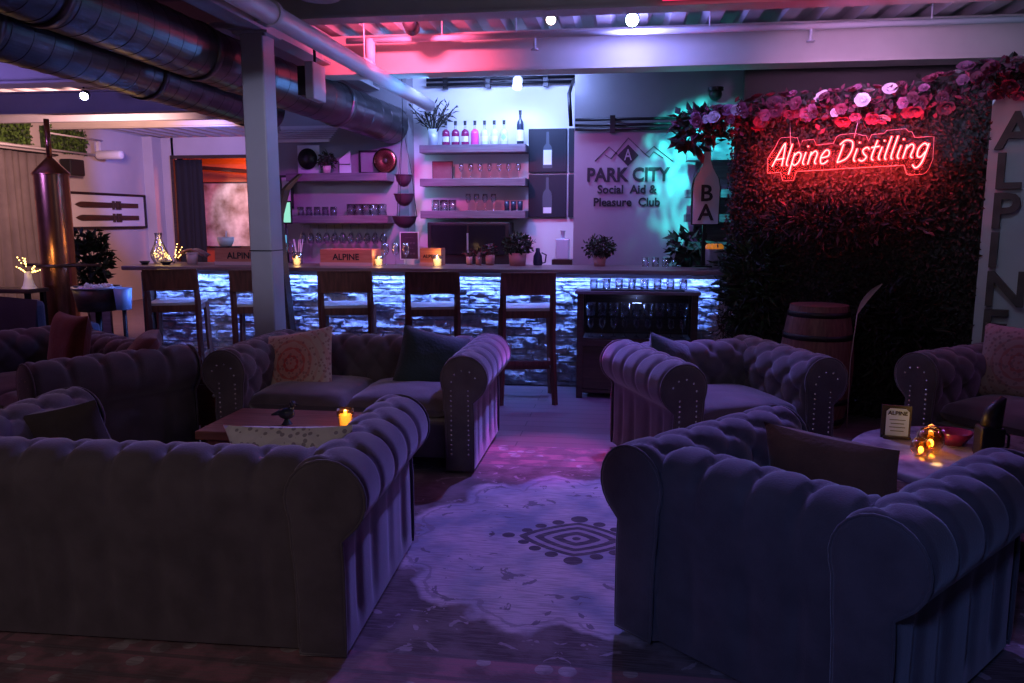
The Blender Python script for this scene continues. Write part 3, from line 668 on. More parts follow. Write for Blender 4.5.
def candle(label, loc, amber=False, s=1):
    s *= 1.25; t = thing('candle_glass', label, 'candle', loc, 0, None); t.scale = (s, s, s)
    b = MB(); b.lathe([(.0005, .004), (.026, .004), (.034, .075), (.037, .075), (.029, 0), (.0005, 0)], n=16, caps=False); b.build('glass', M['amberg' if amber else 'glass'], t)
    b = MB(); b.lathe([(.0005, .005), (.024, .005), (.029, .05), (.0005, .05)], n=14, caps=False); b.build('wax', M['fairyw'], t)
    b = MB(); b.sphere((0, 0, .06), .008, 10, sc=(.8, .8, 1.5)); b.build('flame', M['flame'], t)
    l = bpy.data.lights.new('candle_light', 'POINT'); l.energy = .35 * s; l.color = (1, .55, .18); l.shadow_soft_size = .02
    lo = bpy.data.objects.new('candle_light', l); C.objects.link(lo); lo.parent = t; lo.location = (0, 0, .09); return t
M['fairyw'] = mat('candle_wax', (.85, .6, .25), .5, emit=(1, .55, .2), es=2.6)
candle('glowing candle glass on the bar just right of the column', (-3.08, 7.2, 1.06))
candle('glowing candle glass at the right end of the right crate', (-2.28, 7.2, 1.06))
candle('glowing candle glass in front of the small square box', (-1.72, 7.2, 1.06), s=1.1)
candle('amber candle glass on the coffee table behind the left sofa arm', (-1.37, 3.72, .461), True, .95)

t = thing('bar_tool_glass', 'glass of straws and bar tools beside the column', 'glass', (-3.14, 7.38, 1.06))
b = MB(); b.lathe([(.0005, .003), (.035, .003), (.04, .12), (.042, .12), (.038, 0), (.0005, 0)], n=16, caps=False); b.build('glass', M['glass'], t)
b = MB()
for k in range(6): b.tube([(0.01 * math.cos(k), .01 * math.sin(k), .01), (.05 * math.cos(k * 1.3), .03 * math.sin(k * 1.3), .24)], .003, 5)
b.build('straws', M['label'], t)
t = thing('pepper_mill', 'tall brass pepper mill at the foot of the column on the bar', 'pepper mill', (-3.2, 7.2, 1.06)); b = MB(); b.lathe([(.03, 0), (.03, .03), (.018, .06), (.024, .1), (.018, .16), (.026, .18), (.001, .22)], n=16); b.build('body', M['copper'], t)
# things at the bar's left end
t = thing('glass_lantern', 'tall clear glass lantern full of golden fairy lights on the bar', 'lantern', (-4.54, 7.3, 1.06))
b = MB(); b.lathe([(.0005, 0), (.05, 0), (.08, .06), (.085, .1), (.05, .18), (.03, .24), (.035, .3), (.033, .3), (.028, .24), (.048, .18), (.08, .1), (.0005, .006)], n=20, caps=False); b.build('glass', M['glass'], t)
b = MB()
for k in range(26): d = rv(); b.sphere((d.x * .05, d.y * .05, .1 + d.z * .055), .0045, 6)
b.build('fairy_lights', M['fairy'], t)['kind'] = 'stuff'
b = MB(); b.tube([(.05 * math.cos(k * .9), .05 * math.sin(k * .9), .04 + .004 * k) for k in range(30)], .0015, 4); b.build('wire', M['copper'], t)
def fairy_tree(name, label, loc, h, r, n, vase=True):
    t = thing(name, label, 'lit branches', loc)
    if vase: b = MB(); b.lathe([(.07, 0), (.05, .03), (.035, .09), (.028, .16), (.02, .16)], n=16); b.build('vase', M['white'], t)
    b = MB(); c = MB(); z0 = .12 if vase else 0
    for k in range(n):
        d = rv(); d.z = abs(d.z); p = Vector((d.x * r, d.y * r * .6, z0 + h * (.2 + .8 * random.random()))); q = Vector((p.x * .4, p.y * .4, (z0 + p.z) / 2))
        b.tube([(0, 0, z0), q, p], .002, 4)
        for u in (.4, .7, 1): c.sphere(q.lerp(p, u), .0055, 6)
    b.build('branches', M['stem'], t); c.build('fairy_lights', M['fairy'], t)['kind'] = 'stuff'; return t
fairy_tree('fairy_light_spray', 'small spray of golden fairy lights beside the bar lantern', (-4.42, 7.35, 1.06), .2, .09, 9, False)
for i, (x, w) in enumerate(((-4.56, .05), (-4.34, .06))):
    b = MB(); b.lathe([(.001, .004), (w * .5, 0), (w, .035), (w - .006, .035), (w * .5, .012)], n=16, caps=False); o = b.build('small_bowl', M['black']); o.location = (x, 7.08, 1.06); tag(o, ['small dark bowl in front of the lantern', 'small dark bowl in front of the fairy light spray'][i], 'bowl')
t = thing('plant_pot', 'empty pale pot on the bar left of the crate', 'pot', (-4.14, 7.2, 1.06)); b = MB(); b.lathe([(.001, .004), (.045, 0), (.055, .11), (.049, .11), (.04, .01)], n=20, caps=False); b.build('body', M['pot'], t); b = MB(); b.lathe([(.055, .1), (.058, .1), (.058, .115), (.052, .115)], n=20, caps=False); b.build('rim', M['pot'], t)
b = MB(); b.grid(lambda u, v: Vector(((u - .5) * .32, (v - .5) * .16, .10 + .04 * math.sin(u * PI) - .06 * abs(u - .6) + .01 * math.sin(v * 9))), 12, 6)
o = b.build('folded_napkin', M['mauve']); sd = o.modifiers.new('s', 'SOLIDIFY'); sd.thickness = .012; o.location = (-4.28, 7.44, 1.06); tag(o, 'folded cloth draped behind the pale pot on the bar', 'napkin')
t = thing('white_bowl', 'white bowl with a straw raised above the left crate', 'bowl', (-3.84, 7.3, 1.235)); b = MB(); b.lathe([(.001, .004), (.055, 0), (.075, .04), (.08, .085), (.073, .085), (.055, .01)], n=22, caps=False); b.lathe([(.001, .05), (.07, .05)], n=20, caps=False); b.build('bowl', M['white'], t)
b = MB(); b.tube([(0, 0, .03), (.01, 0, .14)], .006, 6); b.build('straw', M['label'], t)
bx('lid_board', (-0, 0, -.009), (.2, .24, .012), M['darkwood'], t)
t = thing('till_tablet', 'dark tablet till tilted on the bar with a blue lit edge', 'tablet', (-3.42, 7.42, 1.06))
b = MB(); b.bbox((0, 0, .2), (.22, .02, .17), .006, m=Matrix.Rotation(.35, 4, 'Y')); b.build('casing', M['black'], t); b = MB(); b.bbox((.115, -.012, .2), (.08, .012, .16), .004); b.build('display', M['screenb'], t); b = MB(); b.tube([(0, .02, .2), (0, .04, .02)], .015, 8); b.lathe([(.07, 0), (.07, .015)]); b.build('stand', M['black'], t)
# ski leaning behind the column
b = MB(); pts = [(-2.55, 5.86, 0), (-2.56, 5.84, .6), (-2.6, 5.82, 1.2), (-2.62, 5.82, 1.5), (-2.56, 5.84, 1.72), (-2.47, 5.9, 1.83)]
b2 = []
for i in range(25):
    u = i / 24 * (len(pts) - 1); k = min(int(u), len(pts) - 2); b2.append(Vector(pts[k]).lerp(Vector(pts[k + 1]), u - k))
vs = []
for i, p in enumerate(b2):
    w = .05 if i < 20 else .05 * (1 - (i - 20) / 6)
    vs += [p + Vector((-.012, -w, 0)), p + Vector((-.012, w, 0)), p + Vector((.012, w, 0)), p + Vector((.012, -w, 0))]
fs = []
for i in range(24):
    for k in range(4): fs.append((i * 4 + k, i * 4 + (k + 1) % 4, i * 4 + 4 + (k + 1) % 4, i * 4 + 4 + k))
b.add(vs, fs + [(0, 1, 2, 3), (96, 99, 98, 97)]); tag(b.build('wooden_ski', M['darkwood']), 'old dark wooden ski with curled tip leaning behind the column', 'ski')
# small things on right of the bar
b = MB(); b.lathe([(.04, 0), (.045, .03), (.04, .09), (.02, .13), (.02, .16), (.001, .165)], n=16); b.tube([(.035, 0, .12), (.08, 0, .1), (.07, 0, .03), (.035, 0, .02)], .008, 6); o = b.build('kettle', M['bluebkt']); o.location = (-.82, 7.48, 1.06); tag(o, 'small dark kettle behind the bushy pink-pot plant', 'kettle'); o.data.materials[0] = M['bottled']
b = MB(); b.bbox((0, 0, .1), (.13, .12, .2), .01); b.lathe([(.02, .2), (.02, .27), (.03, .28)], n=12); o = b.build('juicer', M['clearb']); o.location = (-.62, 7.62 + .3, 1.1); bx('base', (0, 0, -.55), (.2, .2, 1.1), M['darkwood'], o); tag(o, 'pale appliance at the foot of the posters behind the bar', 'appliance')

# ---- bottle shaped BAR sign, shelves behind, ice bucket
t = thing('bottle_sign', 'pale bottle-shaped sign lettered B A at the right end of the bar', 'sign', (.66, 6.98, 1.45), R(4))
bp = [(-.105, 0), (.105, 0), (.11, .3), (.095, .38), (.045, .47), (.028, .53), (.024, .68), (-.024, .68), (-.028, .53), (-.045, .47), (-.095, .38), (-.11, .3)]
b = MB(); b.prism(bp, .012, Matrix.Translation((0, -.004, 0))); b.build('board', M['pipep'], t)
b = MB(); b.prism([(x * 1.12, z * 1.015 - .008) for x, z in bp], .02, Matrix.Translation((0, .012, 0))); b.build('backing', M['black'], t)
for ch, z in (('B', .25), ('A', .09)): text(ch, .19, (0, -.009, z), RX, 'lettering', M['letter'], t, .003, .02)
b = MB(); b.box((0, .05, -.18), (.03, .03, .37)); b.box((0, .05, -.36), (.14, .12, .012)); b.build('stand', M['blackm'], t)
t = thing('corner_shelf_unit', 'dim stepped shelf unit behind the bottle-shaped sign', 'shelf unit', (.72, 7.62, 0))
b = MB(); b.box((0.1, .1, 1.2), (.4, .03, 2.4))
for z in (1.25, 1.5, 1.72, 2.05): b.box((0.06, -.04, z), (.5, .26, .07))
b.build('shelves', M['shelfw'], t)
t = thing('ice_bucket', 'steel ice bucket with orange slices at the right end of the bar', 'ice bucket', (.76, 7.15, 1.06))
b = MB(); b.lathe([(.001, .004), (.065, 0), (.08, .17), (.086, .175), (.076, .172), (.06, .01)], n=22, caps=False); b.build('bucket', M['steel'], t)
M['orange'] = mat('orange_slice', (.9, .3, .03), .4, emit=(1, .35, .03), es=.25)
for k in range(4): b = MB(); b.lathe([(.001, -.004), (.032, -.004), (.032, .004), (.001, .004)], (-.045 + .03 * k, -.01 * k, .19), 14, m=Matrix.Rotation(1.1 + .2 * k, 4, 'X')); b.build('orange_slice', M['orange'], t)
for s in (-1, 1): b = MB(); b.tube([(s * .08, 0, .14), (s * .1, 0, .12), (s * .08, 0, .1)], .006, 6); b.build('handle', M['steel'], t)
# small wall frame right
o = bx('wall_plaque', (0, 0, 0), (.09, .02, .4), M['shelfw']); o.location = (.93, 6.86, 1.85); o.rotation_euler.z = WA; tag(o, 'narrow pale plaque at the edge of the foliage wall', 'plaque')
# ================================================================== FOLIAGE WALL
PW = 1.75
t = thing('foliage_wall', 'tall dark artificial boxwood wall panel behind the red neon sign', 'foliage panel', tuple(wp(PW / 2, 0)), WA)
b = MB(); b.box((0, .03, 1.13), (PW, .04, 2.26)); b.build('backing_panel', M['black'], t)
b = MB()
for i in range(21000):
    c = Vector((random.uniform(-PW / 2 - .02, PW / 2 + .02), -random.uniform(0, .07), random.uniform(0.02, 2.28)))
    leafcard(b, c, Vector((random.gauss(0, .7), -1, random.gauss(0, .7))), rv(), .037 * random.uniform(.6, 1.3), .02, i % 2)
b.build('foliage', [M['leafd'], M['leafn']], t)
# fern / spikes protruding band under neon and left
def bush(name, label, loc, rx, ry, rz_, n, L, W, mats, z0=.0):
    t = thing(name, label, 'plant', loc, WA); b = MB()
    for i in range(n):
        d = rv(); r = random.uniform(.35, 1); c = Vector((d.x * rx * r, -abs(d.y) * ry * r, z0 + d.z * rz_ * r)); out = Vector((d.x, -abs(d.y) - .3, d.z)) + rv() * .5
        p = c + out.normalized() * L * random.uniform(.5, 1); leafcard(b, c, rv(), (p - c), (p - c).length, W, i % len(mats))
        if i % 3 == 0:
            for k in range(5): leafcard(b, c.lerp(p, k / 5), rv(), (p - c).normalized() + rv(), L * .35, W * .5, i % len(mats))
    b.build('foliage', mats, t)
    b = MB()
    for i in range(8): d = rv(); b.tube([(d.x * rx * .2, -.02, max(-rz_ , -z0) + z0), (d.x * rx * .5, -.05, z0), (d.x * rx * .7, -.1, z0 + abs(d.z) * rz_ * .6)], .006, 5)
    b.build('stem', M['stem'], t); return t
bush('fern_mass', 'shaggy dark fern mass low on the left of the foliage wall', tuple(wp(.22, .08)), .25, .22, .5, 420, .17, .03, [M['leafd'], M['leaf']], .95)
bush('fern_mass', 'shaggy fern band below the red neon sign', tuple(wp(.85, .08)), .72, .24, .15, 520, .11, .024, [M['leafd'], M['leafn'], M['mauve']], 1.47)  # mauve leaves stand in for fern tips lit red by the neon
bush('fern_mass', 'dark fern mass right of the barrel', tuple(wp(1.25, .1)), .4, .22, .4, 380, .18, .03, [M['leafd']], .7)
bush('pampas_tuft', 'pale feathery tuft at the right end of the bar front', tuple(wp(.02, .14)), .06, .06, .2, 120, .12, .012, [M['feather']], .62)
t = thing('feather_plume', 'single pale striped feathery leaf rising right of the barrel', 'feather', (1.58, 5.78, 0))
b = MB()
def fe(u, v):
    p = Vector((.02 + .15 * u ** 1.1, .03 * math.sin(u * PI), .84 + .26 * u - .05 * u * u)); w = .02 * math.sin(min(1, u * .95 + .03) * PI) ** .7
    return p + Vector((-.86, -.1, .5)) * ((v - .5) * 2 * w) + Vector((0, -.012 * abs(v - .5), 0))
b.grid(fe, 22, 8); b.tube([(.02, 0, .84), (0, .02, .5), (0, 0, .02)], .004, 5); b.build('feather', M['feather'], t)
# barrel
pb = wp(.84, .44)
t = thing('wine_barrel', 'reddish wooden barrel standing before the foliage wall', 'barrel', tuple(pb))
b = MB(); prof = []
for i in range(15): u = i / 14; prof.append((.2 + .055 * math.sin(u * PI), .88 * u))
b.lathe(prof, n=28, smooth=True); b.build('staves', M['barrelw'], t)
for z in (.05, .2, .66, .82):
    r = .2 + .055 * math.sin(z / .88 * PI) + .004; b = MB(); b.lathe([(r - .004, z - .02), (r, z - .02), (r, z + .02), (r - .004, z + .02)], n=28, caps=False); b.build('hoop', M['barrelh'], t)
b = MB(); b.lathe([(.001, .868), (.19, .868), (.19, .856)], n=28); b.build('barrel_head', M['barrelw'], t)
# ---- neon sign
G = {'A': ([[(0, 0), (.2, .74), (.27, .72), (.36, 0)], [(.04, .24), (.38, .28)]], .46), 'l': ([[(.05, .78), (.04, .12), (.12, .0)]], .2), 'p': ([[(.04, .45), (.04, -.32)], [(.04, .33), (.16, .46), (.29, .36), (.28, .12), (.16, 0), (.04, .1)]], .39),
     'i': ([[(.05, .45), (.04, .1), (.12, 0)], [(.06, .62), (.07, .67)]], .2), 'n': ([[(.04, .45), (.04, 0)], [(.04, .3), (.16, .46), (.27, .36), (.26, .08), (.34, 0)]], .41),
     'e': ([[(.04, .2), (.27, .26), (.25, .42), (.13, .46), (.03, .25), (.08, .03), (.2, 0), (.31, .1)]], .38), 'D': ([[(.08, .64), (.05, 0)], [(-.04, .62), (.12, .76), (.36, .68), (.42, .4), (.32, .12), (.05, 0)]], .54),
     's': ([[(.27, .38), (.17, .46), (.06, .37), (.14, .24), (.25, .13), (.15, 0), (.01, .06)]], .34), 't': ([[(.1, .68), (.08, .12), (.18, 0)], [(-.03, .44), (.23, .47)]], .27), 'g': ([[(.27, .38), (.15, .46), (.03, .3), (.06, .06), (.18, .02), (.27, .18)], [(.29, .45), (.27, -.15), (.14, -.34), (0, -.22)]], .4), ' ': ([], .22)}
def smooth_line(p, k=6):
    if len(p) < 3: return p
    out = []; P = [p[0]] + p + [p[-1]]
    for i in range(1, len(P) - 2):
        for j in range(k):
            t_ = j / k; q = []
            for a in (0, 1):
                p0, p1, p2, p3 = P[i - 1][a], P[i][a], P[i + 1][a], P[i + 2][a]
                q.append(.5 * (2 * p1 + (p2 - p0) * t_ + (2 * p0 - 5 * p1 + 4 * p2 - p3) * t_ ** 2 + (3 * p1 - p0 - 3 * p2 + p3) * t_ ** 3))
            out.append(tuple(q))
    return out + [p[-1]]
NS = .205
ns = thing('neon_sign', 'red neon sign reading Alpine Distilling on the foliage wall', 'neon sign', tuple(wp(.895, .14, 1.90)), WA)
ns.rotation_euler = (0, -R(1.4), WA)
xx = 0; allp = []; wsum = sum(G[c][1] for c in 'Alpine Distilling')
for ch in 'Alpine Distilling':
    st, adv = G[ch]
    if st:
        b = MB(); c = MB()
        for s in st:
            pl = [((x + xx - wsum / 2 + .28 * z) * NS, z * NS) for x, z in smooth_line(list(s))]; allp += pl
            b.tube([(x, 0, z) for x, z in pl], .0085, 8); c.tube([(x, -.0065, z) for x, z in pl], .0038, 6)
        o = b.build('neon_letter', M['neon'], ns); c.build('tube_core', M['neoncore'], o)
    xx += adv
# acrylic backing following the letters
xs = [min(p[0] for p in allp) - .04 + i * .02 for i in range(int((max(p[0] for p in allp) - min(p[0] for p in allp) + .08) / .02) + 1)]
top = []; bot = []
for x in xs:
    near = [p[1] for p in allp if abs(p[0] - x) < .05]
    top.append((x, (max(near) if near else .08) + .045)); bot.append((x, (min(near) if near else 0) - .045))
poly = bot + top[::-1]
b = MB()
for i in range(len(xs) - 1): b.add([(bot[i][0], .012, bot[i][1]), (bot[i + 1][0], .012, bot[i + 1][1]), (top[i + 1][0], .012, top[i + 1][1]), (top[i][0], .012, top[i][1])], [(0, 1, 2, 3)])
b.build('acrylic_panel', M['acryl'], ns); b = MB(); b.tube([(x, .012, z) for x, z in poly], .0016, 5, closed=True); b.build('acrylic_edge', M['acryle'], ns)
b = MB(); b.tube([(.05, 0, .17), (.08, .03, .36)], .002, 4); b.tube([(-.4, 0, .15), (-.42, .03, .36)], .002, 4); b.build('hanging_wire', M['steel'], ns)

# ---- floral garland
gl = thing('floral_garland', 'garland of pink and white artificial flowers above the neon sign', 'garland', (0, 0, 0))
def gpt(u):  # u 0..1 along
    p = wp(-.28 + 2.85 * u, .06, 0); p.z = 2.235 + .2 * u + .03 * math.sin(u * 9); return p
b = MB()
for i in range(2600):
    u = random.random(); p = gpt(u) + rv() * random.uniform(0, .15); leafcard(b, p, rv(), rv(), .06, .032, random.choice([0, 0, 1, 1, 2]))
b.build('foliage', [M['leafd'], M['burg'], M['redf']], gl)
protos = {}
for k, m in enumerate(('pinkf', 'whitef', 'redf', 'burg')):
    b = MB()
    for ring, (n, r, tilt) in enumerate(((6, .05, .35), (5, .036, .8), (4, .02, 1.25))):
        for j in range(n):
            a = j * 2 * PI / n + ring * .5; ca, sa = math.cos(a), math.sin(a); h = r * math.sin(tilt); q = r * math.cos(tilt); w = r * .5
            def pet(u, v):
                ww = w * 1.25 * math.sin(PI * (.12 + .80 * u)) * (2 * v - 1); rad = q * u; up_ = h * u ** 1.3 + .25 * abs(ww) * (1 - tilt * .4) + .004 * math.sin(u * 9 + j)
                return Vector((ca * rad - sa * ww, sa * rad + ca * ww, up_))
            b.grid(pet, 4, 4)
    b.sphere((0, 0, .012), .013, 8); protos[m] = b.mesh('flower', M[m])
for i in range(98):
    u = (i + random.random()) / 98; kind = random.choice(['pinkf', 'pinkf', 'whitef', 'redf', 'burg', 'redf'] if u < .62 else ['burg', 'redf', 'burg', 'pinkf', 'redf', 'whitef'])
    o = bpy.data.objects.new('flower', protos[kind]); C.objects.link(o); o.parent = gl
    a = random.uniform(-1.2, 1.5); off = WN * (.13 * math.cos(a)) + Vector((0, 0, .13 * math.sin(a))); p = gpt(u) + off * random.uniform(.7, 1.1); o.location = p
    o.rotation_euler = (off.normalized() + rv() * .3).to_track_quat('Z', 'Y').to_euler(); s = random.uniform(.6, 1.3); o.scale = (s, s, s)
leafy('flower_arrangement', 'dark bunch of big leaves and blooms at the left end of the garland', 'flower arrangement', (.56, 6.85, 2.22), .18, 150, .13, [M['leafd'], M['burg'], M['leafd']], sc3=(1, .6, .9), stems=8, zc=0)

# ---- ALPINE board, right edge
t = thing('alpine_board', 'pale board with stacked block letters ALPINE at the right edge', 'sign', tuple(wp(2.20, .02)), WA)
bx('board', (0, .0, 1.15), (.84, .04, 2.3), M['board'], t)
for i, ch in enumerate('ALPINE'):
    text(ch, .33, (-.375, -.05, 2.055 - i * .262), RX, 'block_letter', M['boardl'], t, .03, .02, 'LEFT', sx=1.0)

# ================================================================== SEATING
def circ_profile(T=.19):
    """closed outline (x outward, z) of a rolled arm, starting at outer bottom"""
    P = [(T - .03, .025), (T - .03, .2), (T - .03, .33), (T - .035, .43)]
    cx, cz, r = .105, .565, .135
    a0 = -48; n = 26
    for i in range(n + 1):
        a = R(a0 + (205 - a0) * i / n); P.append((cx + r * math.cos(a), cz + r * math.sin(a)))
    P += [(-.015, .46), (-.012, .4), (-.005, .34), (0, .2), (0, .025)]
    return P
PROF = circ_profile()
def resample(P, n):
    d = [0]
    for i in range(1, len(P)): d.append(d[-1] + math.hypot(P[i][0] - P[i - 1][0], P[i][1] - P[i - 1][1]))
    out = []; j = 0
    for k in range(n + 1):
        t_ = d[-1] * k / n
        while j < len(d) - 2 and d[j + 1] < t_: j += 1
        u = (t_ - d[j]) / max(1e-9, d[j + 1] - d[j]); out.append((P[j][0] + (P[j + 1][0] - P[j][0]) * u, P[j][1] + (P[j + 1][1] - P[j][1]) * u, t_))
    return out, d[-1]
RS, RL = resample(PROF, 84)
def normals(Q):
    out = []
    for i in range(85):
        a = Q[max(0, i - 1)]; c = Q[min(84, i + 1)]; dx, dz = c[0] - a[0], c[1] - a[1]; l = math.hypot(dx, dz); out.append((dz / l, -dx / l))
    return out
NRM = normals(RS)
# the back falls straight from the crest: flat outer panel, rolled only inwards
BACKP = [(.212, .025), (.216, .2), (.222, .35), (.228, .48), (.232, .56)] + [(.105 + .128 * math.cos(R(8 + 197 * i / 22)), .565 + .128 * math.sin(R(8 + 197 * i / 22))) for i in range(23)] + [(-.012, .46), (-.01, .4), (-.005, .34), (0, .2), (0, .025)]
RSB, _ = resample(BACKP, 84); NRMB = normals(RSB)
def tuft(s, v, L, pitch=.16):
    """displacement for tufted fabric; s arc length, v along the piece"""
    s1 = .73; row = .115       # first button row lies near the crest of the roll
    n = max(2, round(L / pitch)); p = L / n
    if s < .40:               # outer face: soft vertical gathers
        f = min(1, s / .08) * min(1, (.42 - s) / .10)
        return -.013 * f * (abs(math.cos(PI * v / p + .5 * math.sin(v * 7))) ** 6) + .008 * f * noise.noise(Vector((v * 5, s * 2.5, 0)))
    a = v / p; r_ = (s - s1) / row
    if r_ < 0:                # pleats fading out over the roll towards the outer side
        q = abs(a - round(a)); k = max(0, 1 + r_ * row / .30) ** 1.2
        return k * (.010 - .024 * math.exp(-(q * p / .018) ** 2) - .014 * math.exp(-((q * p) ** 2 + (r_ * row) ** 2) / .03 ** 2))
    c1 = (a + r_ / 2); c2 = (a - r_ / 2)
    q1 = abs(c1 - round(c1)); q2 = abs(c2 - round(c2))
    cre = max(math.exp(-(q1 * p / .02) ** 2), math.exp(-(q2 * p / .02) ** 2)); but = math.exp(-((q1 * p) ** 2 + (q2 * p) ** 2) / .03 ** 2)
    puff = math.sqrt(min(1, 2 * q1) * min(1, 2 * q2) + 1e-6)
    return .006 + .010 * puff * min(1, .4 + r_) - .008 * cre - .018 * but
def rolled(b, L, org, along, outw, ev=.0125, prof=None, nr=None, pitch=.19):
    """sweep the rolled profile; org = inner bottom start, along = sweep direction, outw = outward direction"""
    n = max(8, int(L / ev)); org, along, outw = Vector(org), Vector(along), Vector(outw)
    def fn(u, v):
        i = round(u * 84); x, z, s = (prof or RS)[i]; nx, nz = (nr or NRM)[i]; vv = v * L; d = tuft(s, vv, L, pitch)
        e = min(vv, L - vv); f = 1 - max(0, 1 - e / .03) ** 2
        d = d * f - .012 * (1 - f)
        return org + along * vv + outw * (x + nx * d) + Vector((0, 0, z + nz * d))
    b.grid(fn, 84, n)
def endcap(b, org, outw, nrm, mi=0, T=.012, inset=0):
    """filled keyhole end panel with domed face"""
    org, outw, nrm = Vector(org), Vector(outw), Vector(nrm); pts = [(x, z) for x, z, s in RS[::2]]; cx = .085
    N = len(pts); rings = [(1.0, 0), (.97, T * .7), (.88, T), (.6, T * 1.15)]; vs = []
    for k, (f, h) in enumerate(rings):
        for x, z in pts:
            zz = min(z, .565) if z > .43 else z; c = (.105 if z > .40 else .08)
            X_ = c + (x - c) * f; Z_ = (zz + (z - zz) * f) if z > .43 else z
            if z <= .12: Z_ = z + (1 - f) * .08
            vs.append(org + outw * X_ + nrm * h + Vector((0, 0, Z_)))
    fs = []
    for k in range(3):
        for i in range(N - 1): fs.append((k * N + i, k * N + i + 1, (k + 1) * N + i + 1, (k + 1) * N + i))
        fs.append((k * N + N - 1, k * N, (k + 1) * N, (k + 1) * N + N - 1))
    # centre strip
    base = 3 * N; half = N // 2
    for i in range(half): 
        j = N - 1 - i
        if i + 1 < j - 0: fs.append((base + i, base + i + 1, base + j - 1, base + j))
    b.add(vs, fs, mi, True)
    return [org + outw * x + nrm * (.004) + Vector((0, 0, z)) for x, z in pts]
ARM = {}
def arm_meshes(D, side):
    key = (round(D, 2), side)
    if key in ARM: return ARM[key]
    a = MB(); rolled(a, D, (0, -D / 2, 0), (0, 1, 0), (side, 0, 0)); 
    f = MB(); e1 = endcap(f, (0, -D / 2, 0), (side, 0, 0), (0, -1, 0)); f.tube(e1, .006, 6, closed=True)
    g = MB(); e2 = endcap(g, (0, D / 2, 0), (side, 0, 0), (0, 1, 0)); g.tube(e2, .006, 6, closed=True)
    n = MB()   # nailheads: up one side, round the roll, down the other
    line = [(.03, z) for z in [.12 + i * .029 for i in range(14)]] + [(.105 - .073 * math.cos(R(t_)), .545 + .073 * math.sin(R(t_))) for t_ in (5, 42, 80, 118, 155)] + [(.13, .50 - i * .029) for i in range(14)]
    for x, z in line: n.lathe([(.0072, 0), (.005, .0045), (.0005, .006)], (side * x, -D / 2 - .012, z), 8, m=Matrix.Rotation(PI / 2, 4, 'X'))
    ARM[key] = (a.mesh('rolled_arm', M['velvet']), f.mesh('arm_front', M['velvet']), g.mesh('arm_rear', M['velvet']), n.mesh('nailhead_trim', M['stud'])); return ARM[key]
def cushion(b, w, d, h, z, cx=0, cy=0, crown=.03):
    def top(u, v):
        x, y = 2 * u - 1, 2 * v - 1; sx = math.copysign(abs(x) ** .8, x) if 0 else x
        e = (1 - x ** 8) * (1 - y ** 8); return Vector((cx + x * w / 2 * (1 - .03 * (1 - abs(y)) * 0), cy + y * d / 2, z + h * .5 + (h * .5) * max(0, e) ** .35 + crown * (1 - x * x) * (1 - y * y) + .004 * noise.noise(Vector((x * 3, y * 3, cx)))))
    b.grid(top, 28, 24)
    b.grid(lambda u, v: (lambda p: Vector((p.x, p.y, 2 * (z + h * .5) - p.z + crown * (1 - (2 * u - 1) ** 2) * (1 - (2 * v - 1) ** 2) * .9)))(top(u, v)), 28, 24)
def sofa(label, cat, W, D, loc, rz, seats, name='chesterfield_sofa', fab='velvet', group='tufted chesterfield seats'):
    t = thing(name, label, cat, (loc[0], loc[1], .0125), rz, group); iw = W / 2 - .205 + .02
    for side in (-1, 1):
        am, fm, rm, nm = arm_meshes(D, side)
        for nme, me in (('arm', am),):
            o = bpy.data.objects.new(nme, me); C.objects.link(o); o.parent = t; o.location = (side * iw, 0, .0)
            f = bpy.data.objects.new('arm_front', fm); C.objects.link(f); f.parent = o
            g = bpy.data.objects.new('arm_rear', rm); C.objects.link(g); g.parent = o
            h = bpy.data.objects.new('nailhead_trim', nm); h['kind'] = 'stuff'; C.objects.link(h); h.parent = o
    b = MB(); BL = 2 * iw + .05; rolled(b, BL, (-BL / 2, D / 2 - .238, 0), (1, 0, 0), (0, 1, 0), prof=RSB, nr=NRMB, pitch=.165); b.box((0, D / 2 - .13, .3), (BL, .08, .4)); b.build('backrest', M[fab], t)
    b = MB(); b.bbox((0, -.02, .19), (2 * iw + .02, D - .1, .22), .015); b.build('seat_base', M[fab], t)
    sw = (2 * iw) / seats
    for k in range(seats): b = MB(); cushion(b, sw - .01, D - .26, .13, .30, -iw + sw * (k + .5), -.075); b.build('seat_cushion', M[fab], t)
    for sx in (-1, 1):
        for sy in (-1, 1): b = MB(); b.lathe([(.02, 0), (.03, .015), (.035, .04), (.025, .055), (.04, .08)], (sx * (W / 2 - .11), sy * (D / 2 - .07), 0), 16); b.build('foot', M['footwood'], t)
    return t
def pillow(label, m, w, h, th, loc, rx=0, rz=0, ry=0, name='throw_pillow'):
    b = MB()
    for s in (-1, 1):
        def fn(u, v):
            x, y = 2 * u - 1, 2 * v - 1; e = max(0, (1 - x ** 4) * (1 - y ** 4)); pin = 1 - .07 * (1 - y * y) * abs(x) ** 3; pin2 = 1 - .07 * (1 - x * x) * abs(y) ** 3
            wr = .006 * noise.noise(Vector((x * 2.5, y * 2.5, loc[0]))) * e
            return Vector((x * w / 2 * pin, s * (th / 2 * e ** .55 + wr), y * h / 2 * pin2))
        b.grid(fn, 22, 22)
    o = b.build(name, m); o.location = loc; o.rotation_euler = (rx, ry, rz); return tag(o, label, 'pillow')
